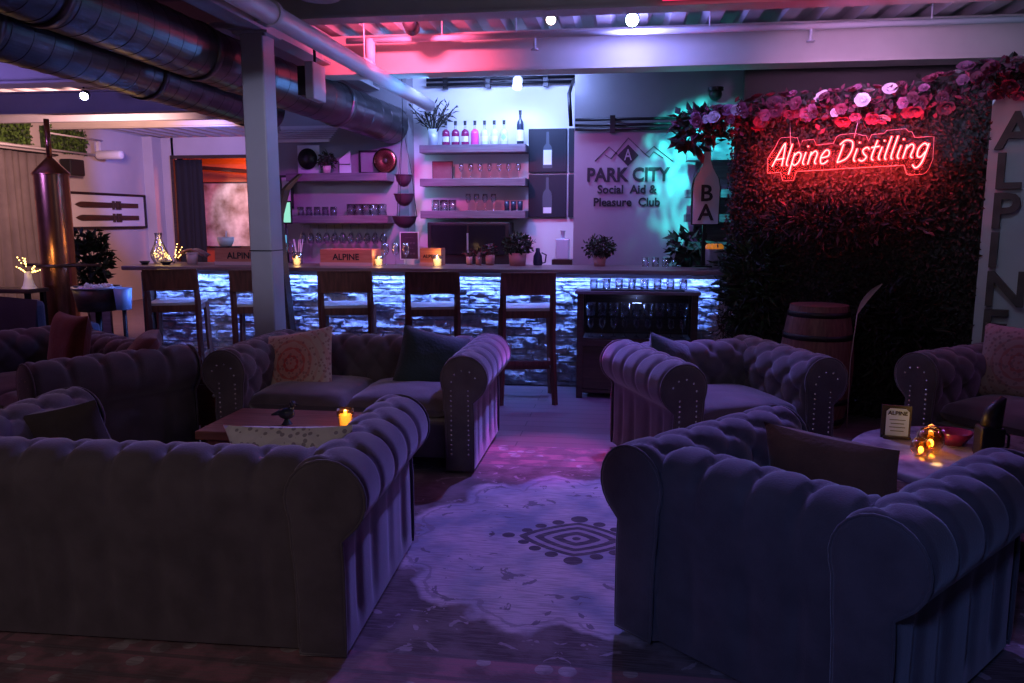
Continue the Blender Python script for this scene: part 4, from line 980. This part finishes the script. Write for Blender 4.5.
def pattern_mat(name, base, c1, c2, ring=True):
    m = mat(name, base, .85, sheen=.2); nt = m.node_tree; b = nt.nodes['Principled BSDF']; tc = nt.nodes.new('ShaderNodeTexCoord')
    sep = nt.nodes.new('ShaderNodeSeparateXYZ'); nt.links.new(tc.outputs['Object'], sep.inputs[0])
    def math_(op, a, c=None):
        n = nt.nodes.new('ShaderNodeMath'); n.operation = op
        for i, q in enumerate((a, c)):
            if q is None: continue
            if isinstance(q, (int, float)): n.inputs[i].default_value = q
            else: nt.links.new(q, n.inputs[i])
        return n.outputs[0]
    x, z = sep.outputs['X'], sep.outputs['Z']; rr = math_('SQRT', math_('ADD', math_('MULTIPLY', x, x), math_('MULTIPLY', z, z))); an = math_('ARCTAN2', z, x)
    n = nt.nodes.new('ShaderNodeTexNoise'); n.inputs['Scale'].default_value = 9; n.inputs['Detail'].default_value = 4; nt.links.new(tc.outputs['Object'], n.inputs['Vector'])
    pet = math_('ADD', math_('MULTIPLY', math_('SINE', math_('MULTIPLY', an, 8)), .35), math_('SINE', math_('ADD', math_('MULTIPLY', rr, 130), math_('MULTIPLY', n.outputs['Fac'], 3))))
    cr = nt.nodes.new('ShaderNodeValToRGB'); cr.color_ramp.elements[0].position = .45; cr.color_ramp.elements[1].position = .62; nt.links.new(pet, cr.inputs['Fac'])
    v = nt.nodes.new('ShaderNodeTexVoronoi'); v.inputs['Scale'].default_value = 38; nt.links.new(tc.outputs['Object'], v.inputs['Vector'])
    dots = math_('LESS_THAN', v.outputs['Distance'], .33)
    mx = nt.nodes.new('ShaderNodeMix'); mx.data_type = 'RGBA'; mx.inputs['A'].default_value = (*base, 1); mx.inputs['B'].default_value = (*c1, 1)
    cen = math_('MAXIMUM', math_('SUBTRACT', 1, math_('MULTIPLY', rr, 5.2)), 0); fac = math_('MULTIPLY', cr.outputs['Color'], math_('MINIMUM', math_('ADD', cen, .25), 1)); nt.links.new(fac, mx.inputs['Factor'])
    cen2 = math_('MINIMUM', math_('MULTIPLY', cen, 1.6), 1)
    mc = nt.nodes.new('ShaderNodeMix'); mc.data_type = 'RGBA'; nt.links.new(mx.outputs['Result'], mc.inputs['A']); mc.inputs['B'].default_value = (*c1, 1); nt.links.new(math_('MULTIPLY', cen2, .55 if ring else .0), mc.inputs['Factor'])
    m2 = nt.nodes.new('ShaderNodeMix'); m2.data_type = 'RGBA'; nt.links.new(mc.outputs['Result'], m2.inputs['A']); m2.inputs['B'].default_value = (*c2, 1)
    nt.links.new(math_('MULTIPLY', dots, .65), m2.inputs['Factor']); nt.links.new(m2.outputs['Result'], b.inputs['Base Color']); return m
M['pat1'] = pattern_mat('patterned_pink', (.60, .50, .44), (.55, .07, .07), (.28, .12, .14))
M['pat3'] = pattern_mat('patterned_faded', (.36, .28, .27), (.30, .09, .08), (.16, .09, .1))
M['pat2'] = pattern_mat('patterned_pale', (.62, .6, .6), (.5, .45, .5), (.1, .07, .12), False)

# A near left, back to camera
A = sofa('near left grey velvet tufted sofa with its back to the viewer', 'sofa', 1.70, .98, (-1.74, 2.84), PI + R(2), 2)
# B middle sofa facing the camera
B = sofa('grey velvet tufted sofa facing the viewer in front of the column', 'sofa', 1.63, .92, (-1.64, 4.86), R(0), 2)
# C near right armchair seen from behind
aC = math.atan2(.75, .66) + PI / 2
Cc = sofa('near right grey velvet tufted armchair seen from behind, angled right', 'armchair', 1.02, .93, (.665, 2.745), aC, 1, 'chesterfield_armchair')
# D mid right armchair
Dd = sofa('grey velvet tufted armchair before the glass cabinet with an open seat', 'armchair', 1.04, .92, (.56, 4.90), R(22), 1, 'chesterfield_armchair')
E_ = sofa('velvet tufted sofa at the right edge holding a faded patterned pillow', 'sofa', 1.72, .95, (2.56, 4.56), R(-52), 2)
F_ = sofa('dark tufted sofa at the left turned away, its outer arm towards the viewer', 'sofa', 1.72, .92, (-3.60, 4.62), R(-33), 2)
pillow('patterned pink and cream pillow on the left of the middle sofa', M['pat1'], .54, .46, .14, (-2.10, 4.84, .55), R(-20), R(-8), R(-10))
pillow('dark teal pillow leaning in the right corner of the middle sofa', M['teal'], .44, .44, .15, (-1.24, 4.95, .56), R(-18), R(14), R(14))
pillow('pale pillow with dark floral print peeking over the near left sofa', M['pat2'], .50, .38, .13, (-1.21, 2.74, .555), R(14), 0, R(-2))
pillow('dark grey pillow at the left end of the near left sofa', M['velvet_d'], .45, .42, .15, (-2.34, 2.95, .52), R(20), R(12), R(-10))
pillow('dark brown pillow standing in the near right armchair', M['brownp'], .50, .38, .15, (.74, 2.86, .555), R(14), aC + PI, R(0))
pillow('striped dark pillow in the corner of the mid right armchair', M['teal'], .44, .44, .14, (.32, 5.0, .54), R(-22), R(45), R(18))
pillow('faded oriental patterned pillow on the right edge sofa', M['pat3'], .52, .46, .15, (2.33, 4.98, .64), R(-16), R(-46), R(0))
pillow('rust coloured pillow on the left sofa turned away', M['rust'], .50, .44, .15, (-3.62, 4.72, .66), R(-10), R(-33), R(0))
pillow('mauve pillow slumped beside the rust pillow', M['mauve'], .48, .42, .16, (-3.0, 4.5, .62), R(-40), R(-60), R(0))

# ---- tables
t = thing('coffee_table', 'low reddish wooden coffee table between the two left sofas', 'coffee table', (-1.6, 3.78, .0125))
b = MB(); b.bbox((0, 0, .425), (.95, .5, .045), .008); b.build('tabletop', M['tablew'], t)
for sx in (-1, 1):
    for sy in (-1, 1): b = MB(); b.tube([(sx * .43, sy * .2, 0), (sx * .42, sy * .19, .405)], [.022, .028], 4, smooth=False); b.build('leg', M['tablew'], t)
b = MB(); b.box((0, 0, .375), (.84, .38, .06)); b.build('apron', M['tablew'], t)
t = thing('coffee_table', 'round marbled low table between the right-hand seats', 'coffee table', (1.56, 3.68, .0125))
b = MB(); b.lathe([(.001, .395), (.5, .395), (.515, .41), (.515, .425), (.505, .435), (.001, .435)], n=56, caps=False); b.build('tabletop', M['marble'], t)
b = MB(); b.lathe([(.26, 0), (.27, .02), (.06, .06), (.05, .34), (.12, .395)], n=28); b.build('pedestal', M['blackm'], t)
t = thing('side_table', 'small reddish wooden box table left of the middle sofa', 'side table', (-2.66, 4.98, 0), R(0))
b = MB(); b.bbox((0, 0, .30), (.28, .34, .34), .01); b.bbox((0, 0, .485), (.32, .38, .03), .005); b.build('box', M['tablew'], t); bx('drawer_front', (0, -.176, .34), (.22, .012, .14), M['tablew'], t)
b = MB(); b.sphere((0, -.19, .34), .012, 8); b.build('knob', M['steel'], t)
for sx in (-1, 1):
    for sy in (-1, 1): b = MB(); b.tube([(sx * .12, sy * .14, 0), (sx * .12, sy * .14, .14)], .015, 6); b.build('leg', M['tablew'], t)
# bird figurine
t = thing('bird_figurine', 'small dark glass bird figurine on the left coffee table', 'figurine', (-1.68, 3.72, .461))
b = MB(); b.sphere((0, 0, .055), .03, 14, sc=(1.5, .9, 1)); b.sphere((.035, 0, .105), .018, 12); b.tube([(.02, 0, .06), (.033, 0, .1)], [.018, .012], 8); b.tube([(.05, 0, .105), (.068, 0, .102)], [.005, .001], 6); b.tube([(-.03, 0, .06), (-.08, 0, .045)], [.016, .004], 8); b.build('body', M['bottled'], t)
b = MB(); b.lathe([(.028, 0), (.022, .008), (.008, .03)], n=12); b.build('base', M['bottled'], t)
# right table items
t = thing('table_card', 'card lettered ALPINE with painted blue light in a dark holder on the round table', 'sign', (1.30, 3.92, .449), R(-10))
b = MB(); b.prism([(-.05, .0), (.05, .0), (.05, .13), (.035, .145), (-.035, .145), (-.05, .13)], .004); b.build('card', M['card'], t); bx('holder', (-.005, .014, .075), (.13, .014, .165), M['black'], t); bx('holder_base', (0, .01, .006), (.12, .06, .012), M['black'], t)
text('ALPINE', .027, (0, -.002, .122), RX, 'lettering', M['letter'], t, .001, .02)
b = MB()
for k in range(4): b.box((0, -.001, .09 - k * .018), (.07 - .012 * (k % 2), .002, .003))
b.build('small_print', M['letter'], t)
t = thing('amber_glass_orb', 'cluster of glowing amber glass globes on the round table', 'candle holder', (1.38, 3.72, .449))
b = MB(); b.lathe([(.0005, 0), (.04, 0), (.06, .04), (.055, .08), (.04, .1), (.037, .1), (.05, .08), (.055, .04), (.0005, .006)], n=20, caps=False); b.lathe([(.0005, 0), (.03, 0), (.045, .03), (.04, .06), (.03, .075), (.027, .075), (.036, .06), (.0005, .006)], (-.07, -.09, 0), 20, caps=False); b.build('globe', M['amberg'], t)
b = MB(); b.sphere((0, 0, .035), .014, 10, sc=(1, 1, 1.4)); b.sphere((-.07, -.09, .028), .011, 10, sc=(1, 1, 1.4)); b.build('flame', M['flame'], t)
b = MB(); b.tube([(.04, 0, .1), (.0, .0, .12), (-.04, 0, .1)], .005, 6); b.build('handle', M['copper'], t)
l = bpy.data.lights.new('orb_light', 'POINT'); l.energy = .45; l.color = (1, .52, .16); l.shadow_soft_size = .03; lo = bpy.data.objects.new('orb_light', l); C.objects.link(lo); lo.parent = t; lo.location = (0, 0, .15)
t = thing('glass_ashtray', 'dark reddish glass bowl beside the amber globes', 'bowl', (1.53, 3.86, .449)); b = MB(); b.lathe([(.0005, .003), (.05, 0), (.085, .06), (.079, .06), (.045, .01)], n=22, caps=False); b.build('bowl', M['redliq'], t)
t = thing('black_corkscrew_stand', 'tall black rabbit-shaped holder on the right of the round table', 'holder', (1.60, 3.66, .449))
b = MB(); b.bbox((0, 0, .07), (.10, .09, .14), .012); b.tube([(0, 0, .12), (.01, 0, .2), (.045, 0, .27)], [.045, .04, .012], 10); b.build('body', M['black'], t); b = MB(); b.tube([(.05, -.01, .03), (.075, -.01, .05), (.075, -.01, .1), (.05, -.01, .12)], .006, 6); b.build('handle', M['black'], t)

# ---- rug
def rug_mat():
    m = mat('oriental_rug', (.3, .25, .3), .95, sheen=.2); nt = m.node_tree; b = nt.nodes['Principled BSDF']; tc = nt.nodes.new('ShaderNodeTexCoord')
    sep = nt.nodes.new('ShaderNodeSeparateXYZ'); nt.links.new(tc.outputs['Object'], sep.inputs[0])
    def mt(op, a, c=None, d=None):
        n = nt.nodes.new('ShaderNodeMath'); n.operation = op
        for i, q in enumerate((a, c, d)):
            if q is None: continue
            if isinstance(q, (int, float)): n.inputs[i].default_value = q
            else: nt.links.new(q, n.inputs[i])
        return n.outputs[0]
    def noi(s, det=4): n = nt.nodes.new('ShaderNodeTexNoise'); n.inputs['Scale'].default_value = s; n.inputs['Detail'].default_value = det; nt.links.new(tc.outputs['Object'], n.inputs['Vector']); return n.outputs['Fac']
    def mix(f, A_, B_):
        n = nt.nodes.new('ShaderNodeMix'); n.data_type = 'RGBA'
        if isinstance(f, float): n.inputs['Factor'].default_value = f
        else: nt.links.new(f, n.inputs['Factor'])
        for k, q in (('A', A_), ('B', B_)):
            if isinstance(q, tuple): n.inputs[k].default_value = (*q, 1)
            else: nt.links.new(q, n.inputs[k])
        return n.outputs['Result']
    def step(v, a, c): n = nt.nodes.new('ShaderNodeMapRange'); n.inputs['From Min'].default_value = a; n.inputs['From Max'].default_value = c; nt.links.new(v, n.inputs['Value']); return n.outputs['Result']
    x, y = sep.outputs['X'], sep.outputs['Y']; ax, ay = mt('ABSOLUTE', x), mt('ABSOLUTE', y)
    # field: scalloped pale medallion on a dark ground
    def dv(q, k): return mt('DIVIDE', q, k)
    X_, Y_ = dv(x, .80), dv(y, .88); an = mt('ARCTAN2', Y_, X_); r = mt('SQRT', mt('ADD', mt('MULTIPLY', X_, X_), mt('MULTIPLY', Y_, Y_)))
    lob = mt('ADD', mt('ADD', r, mt('MULTIPLY', mt('ABSOLUTE', mt('SINE', mt('MULTIPLY', an, 6))), -.10)), mt('MULTIPLY', mt('SUBTRACT', noi(4, 6), .5), .42))
    inside = mt('SUBTRACT', 1, step(lob, .92, .97))
    pale = mix(step(noi(3.2, 8), .42, .6), (.62, .50, .60), (.28, .30, .44))
    dark = mix(step(noi(6, 8), .45, .62), (.085, .055, .06), (.2, .14, .16))
    fld = mix(inside, dark, pale)
    edge = mt('MULTIPLY', mt('GREATER_THAN', lob, .86), mt('LESS_THAN', lob, .885)); fld = mix(mt('MULTIPLY', edge, .45), fld, (.15, .11, .15))
    cb = nt.nodes.new('ShaderNodeCombineXYZ'); nt.links.new(ax, cb.inputs[0]); nt.links.new(ay, cb.inputs[1])
    vo = nt.nodes.new('ShaderNodeTexNoise'); vo.inputs['Scale'].default_value = 7; vo.inputs['Detail'].default_value = 5; vo.inputs['Distortion'].default_value = 1.6; nt.links.new(cb.outputs[0], vo.inputs['Vector'])
    motif = mt('MULTIPLY', mt('GREATER_THAN', vo.outputs['Fac'], .62), mt('LESS_THAN', vo.outputs['Fac'], .8))
    fld = mix(mt('MULTIPLY', mt('MULTIPLY', motif, .75), step(r, .38, .5)), fld, mix(inside, (.42, .34, .40), (.10, .08, .12)))
    # central lozenge with rings and dark knobs
    e0 = mt('ADD', mt('POWER', dv(ax, .27), 1.25), mt('POWER', dv(ay, .20), 1.25))
    ring = mt('GREATER_THAN', mt('SINE', mt('MULTIPLY', e0, 19)), .15)
    fld = mix(mt('LESS_THAN', e0, 1.0), fld, mix(ring, (.045, .03, .055), (.40, .33, .44)))
    for px_, py_, pr in ((0, .245, .042), (.10, .19, .03), (.18, .135, .028), (.24, .07, .026), (.32, 0, .03), (.40, 0, .014), (.0, .0, .02)):
        dx_, dy_ = mt('SUBTRACT', ax, px_), mt('SUBTRACT', ay, py_)
        fld = mix(mt('LESS_THAN', mt('SQRT', mt('ADD', mt('MULTIPLY', dx_, dx_), mt('MULTIPLY', dy_, dy_))), pr), fld, (.045, .03, .055))
    # borders
    ex, ey = mt('SUBTRACT', 2.25, ax), mt('SUBTRACT', 1.5, ay); e = mt('MINIMUM', ex, ey)
    bo = mt('LESS_THAN', e, .42)
    cb2 = nt.nodes.new('ShaderNodeTexVoronoi'); cb2.inputs['Scale'].default_value = 9; nt.links.new(cb.outputs[0], cb2.inputs['Vector'])
    bcol = mix(mt('LESS_THAN', cb2.outputs['Distance'], .3), (.40, .17, .22), (.5, .42, .46)); bcol = mix(mt('MULTIPLY', step(noi(7, 7), .42, .55), .8), bcol, (.12, .075, .09))
    fld = mix(bo, fld, bcol)
    ln = mt('GREATER_THAN', mt('SINE', mt('MULTIPLY', e, 48)), .86); fld = mix(mt('MULTIPLY', mt('MULTIPLY', ln, mt('LESS_THAN', e, .5)), .7), fld, (.11, .08, .1))
    # wear
    mp = nt.nodes.new('ShaderNodeMapping'); mp.inputs['Scale'].default_value = (3, 40, 1); nt.links.new(tc.outputs['Object'], mp.inputs['Vector']); wn = nt.nodes.new('ShaderNodeTexNoise'); wn.inputs['Scale'].default_value = 3; wn.inputs['Detail'].default_value = 6; nt.links.new(mp.outputs[0], wn.inputs['Vector'])
    fld = mix(mt('MULTIPLY', step(wn.outputs['Fac'], .45, .6), .5), fld, (.22, .18, .2))
    nt.links.new(fld, b.inputs['Base Color'])
    bp = nt.nodes.new('ShaderNodeBump'); bp.inputs['Strength'].default_value = .4; bp.inputs['Distance'].default_value = .004; nt.links.new(noi(120), bp.inputs['Height']); nt.links.new(bp.outputs['Normal'], b.inputs['Normal'])
    return m
b = MB(); b.bbox((0, 0, .006), (4.5, 3.0, .012), .004); o = b.build('rug', rug_mat()); o.location = (-.2, 3.54, 0); tag(o, 'large faded oriental rug with dark diamond medallion on the floor', 'rug')

# ================================================================== LEFT CORNER
t = thing('copper_still', 'tall copper still column with a conical top at the left', 'still', (-5.64, 7.3, 0))
b = MB(); b.lathe([(.158, .35), (.158, 1.92)], n=32); b.build('column_body', M['copper'], t)
b = MB(); b.lathe([(.17, 1.92), (.172, 1.94), (.05, 2.07), (.03, 2.09)], n=32, caps=True); b.build('cone_top', M['copper'], t)
b = MB(); b.tube([(0, 0, 2.05), (0, 0, 2.46)], .026, 14); b.build('neck_pipe', M['copper'], t)
b = MB(); b.lathe([(.157, 1.02), (.2, 1.02), (.2, 1.05), (.157, 1.05)], n=32, caps=False); b.tube([(-.35, -.05, 1.04), (.5, -.05, 1.04)], .015, 8); b.build('flange', M['darkwood'], t)
b = MB(); b.lathe([(.24, 0), (.24, .02), (.12, .05), (.12, .35)], n=24); b.build('base', M['blackm'], t)
t = leafy('potted_tree', 'dark leafy small tree behind the copper still', 'plant', (-5.80, 7.95, 0), .29, 520, .12, [M['leaf'], M['leafd']], 'black', (.2, .15, .35), (.8, .8, 1.05), 12, 1.06)
t = thing('ice_tub', 'round wooden tub of ice on a stand left of the bar', 'tub', (-4.92, 6.85, 0))
b = MB(); b.lathe([(.001, .66), (.17, .64), (.21, .86), (.2, .86), (.17, .68)], n=28, caps=False); b.build('tub', M['darkwood'], t)
b = MB(); b.lathe([(.209, .85), (.216, .85), (.216, .87), (.2, .87)], n=28, caps=False); b.build('rim', M['steel'], t)
b = MB()
for k in range(40): a = random.uniform(0, 6.3); r = .18 * math.sqrt(random.random()); b.bbox((r * math.cos(a), r * math.sin(a), .845 + random.uniform(0, .03)), (.035, .035, .035), .006, m=Matrix.Rotation(random.random() * 3, 4, rv()))
o = b.build('ice', M['ice'], t); o['kind'] = 'stuff'
b = MB(); b.tube([(0, 0, .04), (0, 0, .65)], .03, 10); b.lathe([(.16, 0), (.16, .02), (.03, .05)], n=20); b.build('stand', M['blackm'], t)
t = thing('plastic_bucket', 'frosted bucket glowing blue beside the ice tub', 'bucket', (-4.62, 6.8, 0)); b = MB(); b.lathe([(.001, .66), (.065, .66), (.08, .86), (.075, .86), (.06, .67)], n=20, caps=False); b.build('bucket', M['bluebkt'], t); b = MB(); b.tube([(0, 0, .03), (0, 0, .66)], .02, 8); b.lathe([(.1, 0), (.1, .02), (.02, .04)], n=16); b.build('stand', M['blackm'], t)
t = thing('console_table', 'black high table with glowing branches at the far left', 'table', (-6.0, 6.86, 0)); b = MB(); b.bbox((0, 0, .82), (.95, .26, .04), .006); b.build('tabletop', M['darkwood'], t)
for sx in (-1, 1):
    for sy in (-1, 1): bx('leg', (sx * .43, sy * .1, .4), (.04, .04, .8), M['blackm'], t)
fairy_tree('fairy_light_tree', 'white vase of branches with golden fairy lights at the far left', (-5.62, 6.85, .84), .2, .15, 14)
t = thing('blue_armchair', 'low blue grey armchair at the far left edge', 'armchair', (-5.15, 6.1, 0), R(180))
b = MB(); b.grid(lambda u, v: Vector(((u - .5) * 1.0, .36 + .05 * math.sin(v * PI), .15 + .7 * v + .03 * math.sin(u * PI) * v)), 20, 10); b.bbox((0, .31, .5), (1.0, .12, .7), .05); b.build('backrest', M['bluefab'], t)
for s in (-1, 1): b = MB(); b.bbox((s * .46, -.02, .38), (.14, .7, .42), .05); b.build('arm', M['bluefab'], t)
b = MB(); b.bbox((0, -.05, .35), (.78, .66, .2), .05); b.build('seat', M['bluefab'], t)
for sx in (-1, 1):
    for sy in (-1, 1): b = MB(); b.tube([(sx * .4, sy * .28, 0), (sx * .4, sy * .28, .2)], .02, 6); b.build('leg', M['footwood'], t)
t = thing('wooden_sign_board', 'pale leaning plank panel behind the ice tub', 'panel', (-5.25, 7.35, 0), R(-10)); bx('panel', (0, 0, .4), (.26, .03, .8), M['shelfw'], t, .006)

# ================================================================== LIGHTS
def area(name, loc, aim, size, e, col, sy=None, spread=None):
    l = bpy.data.lights.new(name, 'AREA'); l.energy = e; l.color = col; l.size = size
    if sy: l.shape = 'RECTANGLE'; l.size_y = sy
    if spread: l.spread = R(spread)
    o = bpy.data.objects.new(name, l); C.objects.link(o); o.location = loc; o.rotation_euler = (Vector(aim) - Vector(loc)).to_track_quat('-Z', 'Y').to_euler(); return o
def spot(name, loc, aim, e, col, ang=60, blend=.6, r=.04):
    l = bpy.data.lights.new(name, 'SPOT'); l.energy = e; l.color = col; l.spot_size = R(ang); l.spot_blend = blend; l.shadow_soft_size = r
    o = bpy.data.objects.new(name, l); C.objects.link(o); o.location = loc; o.rotation_euler = (Vector(aim) - Vector(loc)).to_track_quat('-Z', 'Y').to_euler(); return o
def point(name, loc, e, col, r=.05):
    l = bpy.data.lights.new(name, 'POINT'); l.energy = e; l.color = col; l.shadow_soft_size = r
    o = bpy.data.objects.new(name, l); C.objects.link(o); o.location = loc; return o
# under-bar LED
area('bar_led', (-1.82, 6.935, 1.003), (-1.82, 7.02, .3), 5.2, 60, (.13, .26, 1), .02)
# nook: blue-white flood
area('nook_light', (-1.2, 7.5, 2.95), (-1.3, 8.55, 1.9), 1.2, 50, (.27, .38, 1), .3)
spot('nook_down', (-1.1, 8.05, 2.76), (-1.2, 8.5, 1.5), 12, (.4, .6, 1), 120)
area('shelf_back_light', (-2.2, 8.35, 1.9), (-1.8, 8.5, 1.85), .05, .6, (.3, .6, 1), 1.2)
# magenta wash on shelves and mural wall
spot('magenta_wash', (-2.0, 6.4, 2.6), (-2.8, 8.3, 1.4), 130, (.8, .08, 1), 62)
spot('violet_wash', (-.6, 6.5, 2.6), (-.1, 7.8, 1.3), 30, (.55, .12, 1), 76)
# pink flood on the ceiling beam
spot('pink_flood', (-1.7, 6.0, 2.95), (-1.9, 6.9, 2.8), 110, (1, .10, .26), 128, .9, .03)
spot('warm_pin', (-.6, 6.26, 2.94), (-.5, 4, 1), 10, (1, .4, .5), 100)
point('blue_glow', (.01, 6.4, 2.9), 26, (.24, .25, 1), .04)
spot('blue_spot', (.01, 6.2, 2.92), (-.3, 3.3, 0), 260, (.24, .2, 1), 66)
# seating: dim violet / blue from added lamps with no visible fixture
spot('violet_spot', (-5.4, 10.8, 2.6), (-8.7, 14.6, 2.3), 480, (.16, .18, 1), 48)
spot('violet_near', (.4, 5.3, 2.75), (-.4, 2.6, .3), 22, (.40, .16, 1), 90, .8, .1)
spot('magenta_floor', (-.3, 6.2, 2.7), (-.5, 4.88, 0), 170, (1, .05, .6), 22, .6, .05)
spot('floor_blue', (-.2, 5.9, 2.8), (-.45, 5.6, 0), 130, (.24, .12, 1), 60, .7, .1)
area('dim_blue', (1.6, -.8, 2.7), (1.0, 3, .5), 1.6, 3, (.22, .36, 1))  # unseen blue fill added behind the camera
spot('dim_warm', (-2.2, -1.2, 2.5), (-1.7, 2.3, .35), 52, (1, .78, .74), 44, .9, .25)  # unseen warm fill added behind the camera for the near sofa back
area('dim_room', (-1.5, -.8, 2.7), (-1.5, 3, .5), 1.8, 3.5, (1, .6, .5))  # unseen warm fill added behind the camera
spot('column_front', (-1.6, 2.6, 2.7), (-2.66, 5.6, 1.7), 120, (.62, .6, 1), 34, .8)  # unseen spot added to light the column front
area('ceiling_fill', (.5, 3.2, 2.2), (.2, 5.6, 3.0), 1.2, 4, (.75, .72, .95))  # unseen upward lamp added to brighten the ceiling beams
area('dim_violet_left', (-5, 5, 2.9), (-3.5, 4.8, .3), 1, 8, (.8, .2, .4))  # unseen fill added over the left seats
spot('purple_side', (3.2, 4.6, 2.8), (.9, 4.6, .5), 14, (.6, .2, 1), 80, .7, .08)
spot('blue_chair', (-.7, -.9, 2.5), (.55, 2.3, .35), 80, (.18, .32, 1), 24, .7, .15)  # unseen blue fill added behind the camera for the near right armchair
spot('board_cool', (1.4, 3.6, 2.85), tuple(wp(2.2, 0, 1.4)), 16, (.5, .62, 1), 40, .6)  # unseen spot added to brighten the ALPINE board
area('duct_blue', (-1.72, 7.0, 2.66), (-2.75, 6.8, 2.6), .05, 9, (.12, .34, 1), 1.7)  # unseen strip lamp added to draw a highlight along the duct
point('cabinet_lamp', (.1, 6.78, .84), .5, (.3, .4, 1), .03)
# neon helper follows the sign's own tubes
pn = wp(.84, .2, 1.9); area('neon_glow', tuple(pn), tuple(wp(.84, 0, 1.9)), 1.1, 20, (1, .04, .04), .2)
pn = wp(.86, .22, 1.97); area('neon_up', tuple(pn), tuple(wp(.86, .1, 2.6)), 1.2, 5, (1, .03, .08), .1)
# far left room, warm
area('left_room_warm', (-6.5, 9.4, 2.5), (-9.1, 12.0, 2.2), .3, 90, (1, .5, .46))
area('alcove_orange', (-7.2, 15.2, 3.0), (-7.6, 16.5, 1.4), .8, 80, (1, .2, .05))
spot('alcove_white', (-8.6, 14.95, 2.9), (-8.3, 16.6, 1.6), 70, (.75, .85, 1), 45)
point('lantern_glow', (-4.48, 7.25, 1.3), 1.6, (1, .55, .15), .05)
point('tree_glow', (-5.55, 6.65, 1.15), 1.2, (1, .6, .2), .05)
area('beam_left_violet', (-6.2, 5.2, 2.2), (-6.5, 7.0, 2.9), .5, 22, (.3, .2, 1))
area('garland_light', (1.2, 5.2, 2.6), tuple(wp(.9, 0, 2.4)), .3, 5, (.75, .35, .9), None, 70)
area('beam_right_cool', (2.4, 5.8, 2.6), (2.2, 6.8, 2.9), 1.5, 4, (.4, .48, .9))
# cyan rippled projector on the mural wall: a lamp with a water-effect gobo
l = bpy.data.lights.new('aqua_projector', 'SPOT'); l.energy = 480; l.color = (1, 1, 1); l.spot_size = R(84); l.spot_blend = 1.0; l.shadow_soft_size = .03; l.use_nodes = True
nt = l.node_tree; em = nt.nodes['Emission']; tc = nt.nodes.new('ShaderNodeTexCoord'); n = nt.nodes.new('ShaderNodeTexNoise'); n.inputs['Scale'].default_value = 9; n.inputs['Detail'].default_value = 5; n.inputs['Distortion'].default_value = .9
cr = nt.nodes.new('ShaderNodeValToRGB'); cr.color_ramp.elements[0].position = .44; cr.color_ramp.elements[0].color = (0, .05, .07, 1); cr.color_ramp.elements[1].position = .66; cr.color_ramp.elements[1].color = (.04, .9, .85, 1)
nt.links.new(tc.outputs['Normal'], n.inputs['Vector']); nt.links.new(n.outputs['Fac'], cr.inputs['Fac']); nt.links.new(cr.outputs['Color'], em.inputs['Color'])
o = bpy.data.objects.new('aqua_projector', l); C.objects.link(o); o.location = (.35, 7.06, 2.62); o.rotation_euler = (Vector((.76, 7.8, 1.92)) - o.location).to_track_quat('-Z', 'Y').to_euler()

w = bpy.data.worlds.new('World'); sc.world = w; w.use_nodes = True
w.node_tree.nodes['Background'].inputs[0].default_value = (1, .72, .45, 1); w.node_tree.nodes['Background'].inputs[1].default_value = .0

# ================================================================== CAMERA
cd = bpy.data.cameras.new('Camera'); cam = bpy.data.objects.new('Camera', cd); C.objects.link(cam); sc.camera = cam
cd.sensor_width = 36; cd.lens = 796 / 1024 * 36; cd.clip_start = .05; cd.clip_end = 100
cam.location = (0, 0, 1.48); cam.rotation_euler = (R(90 - 8.65), 0, R(8.1))
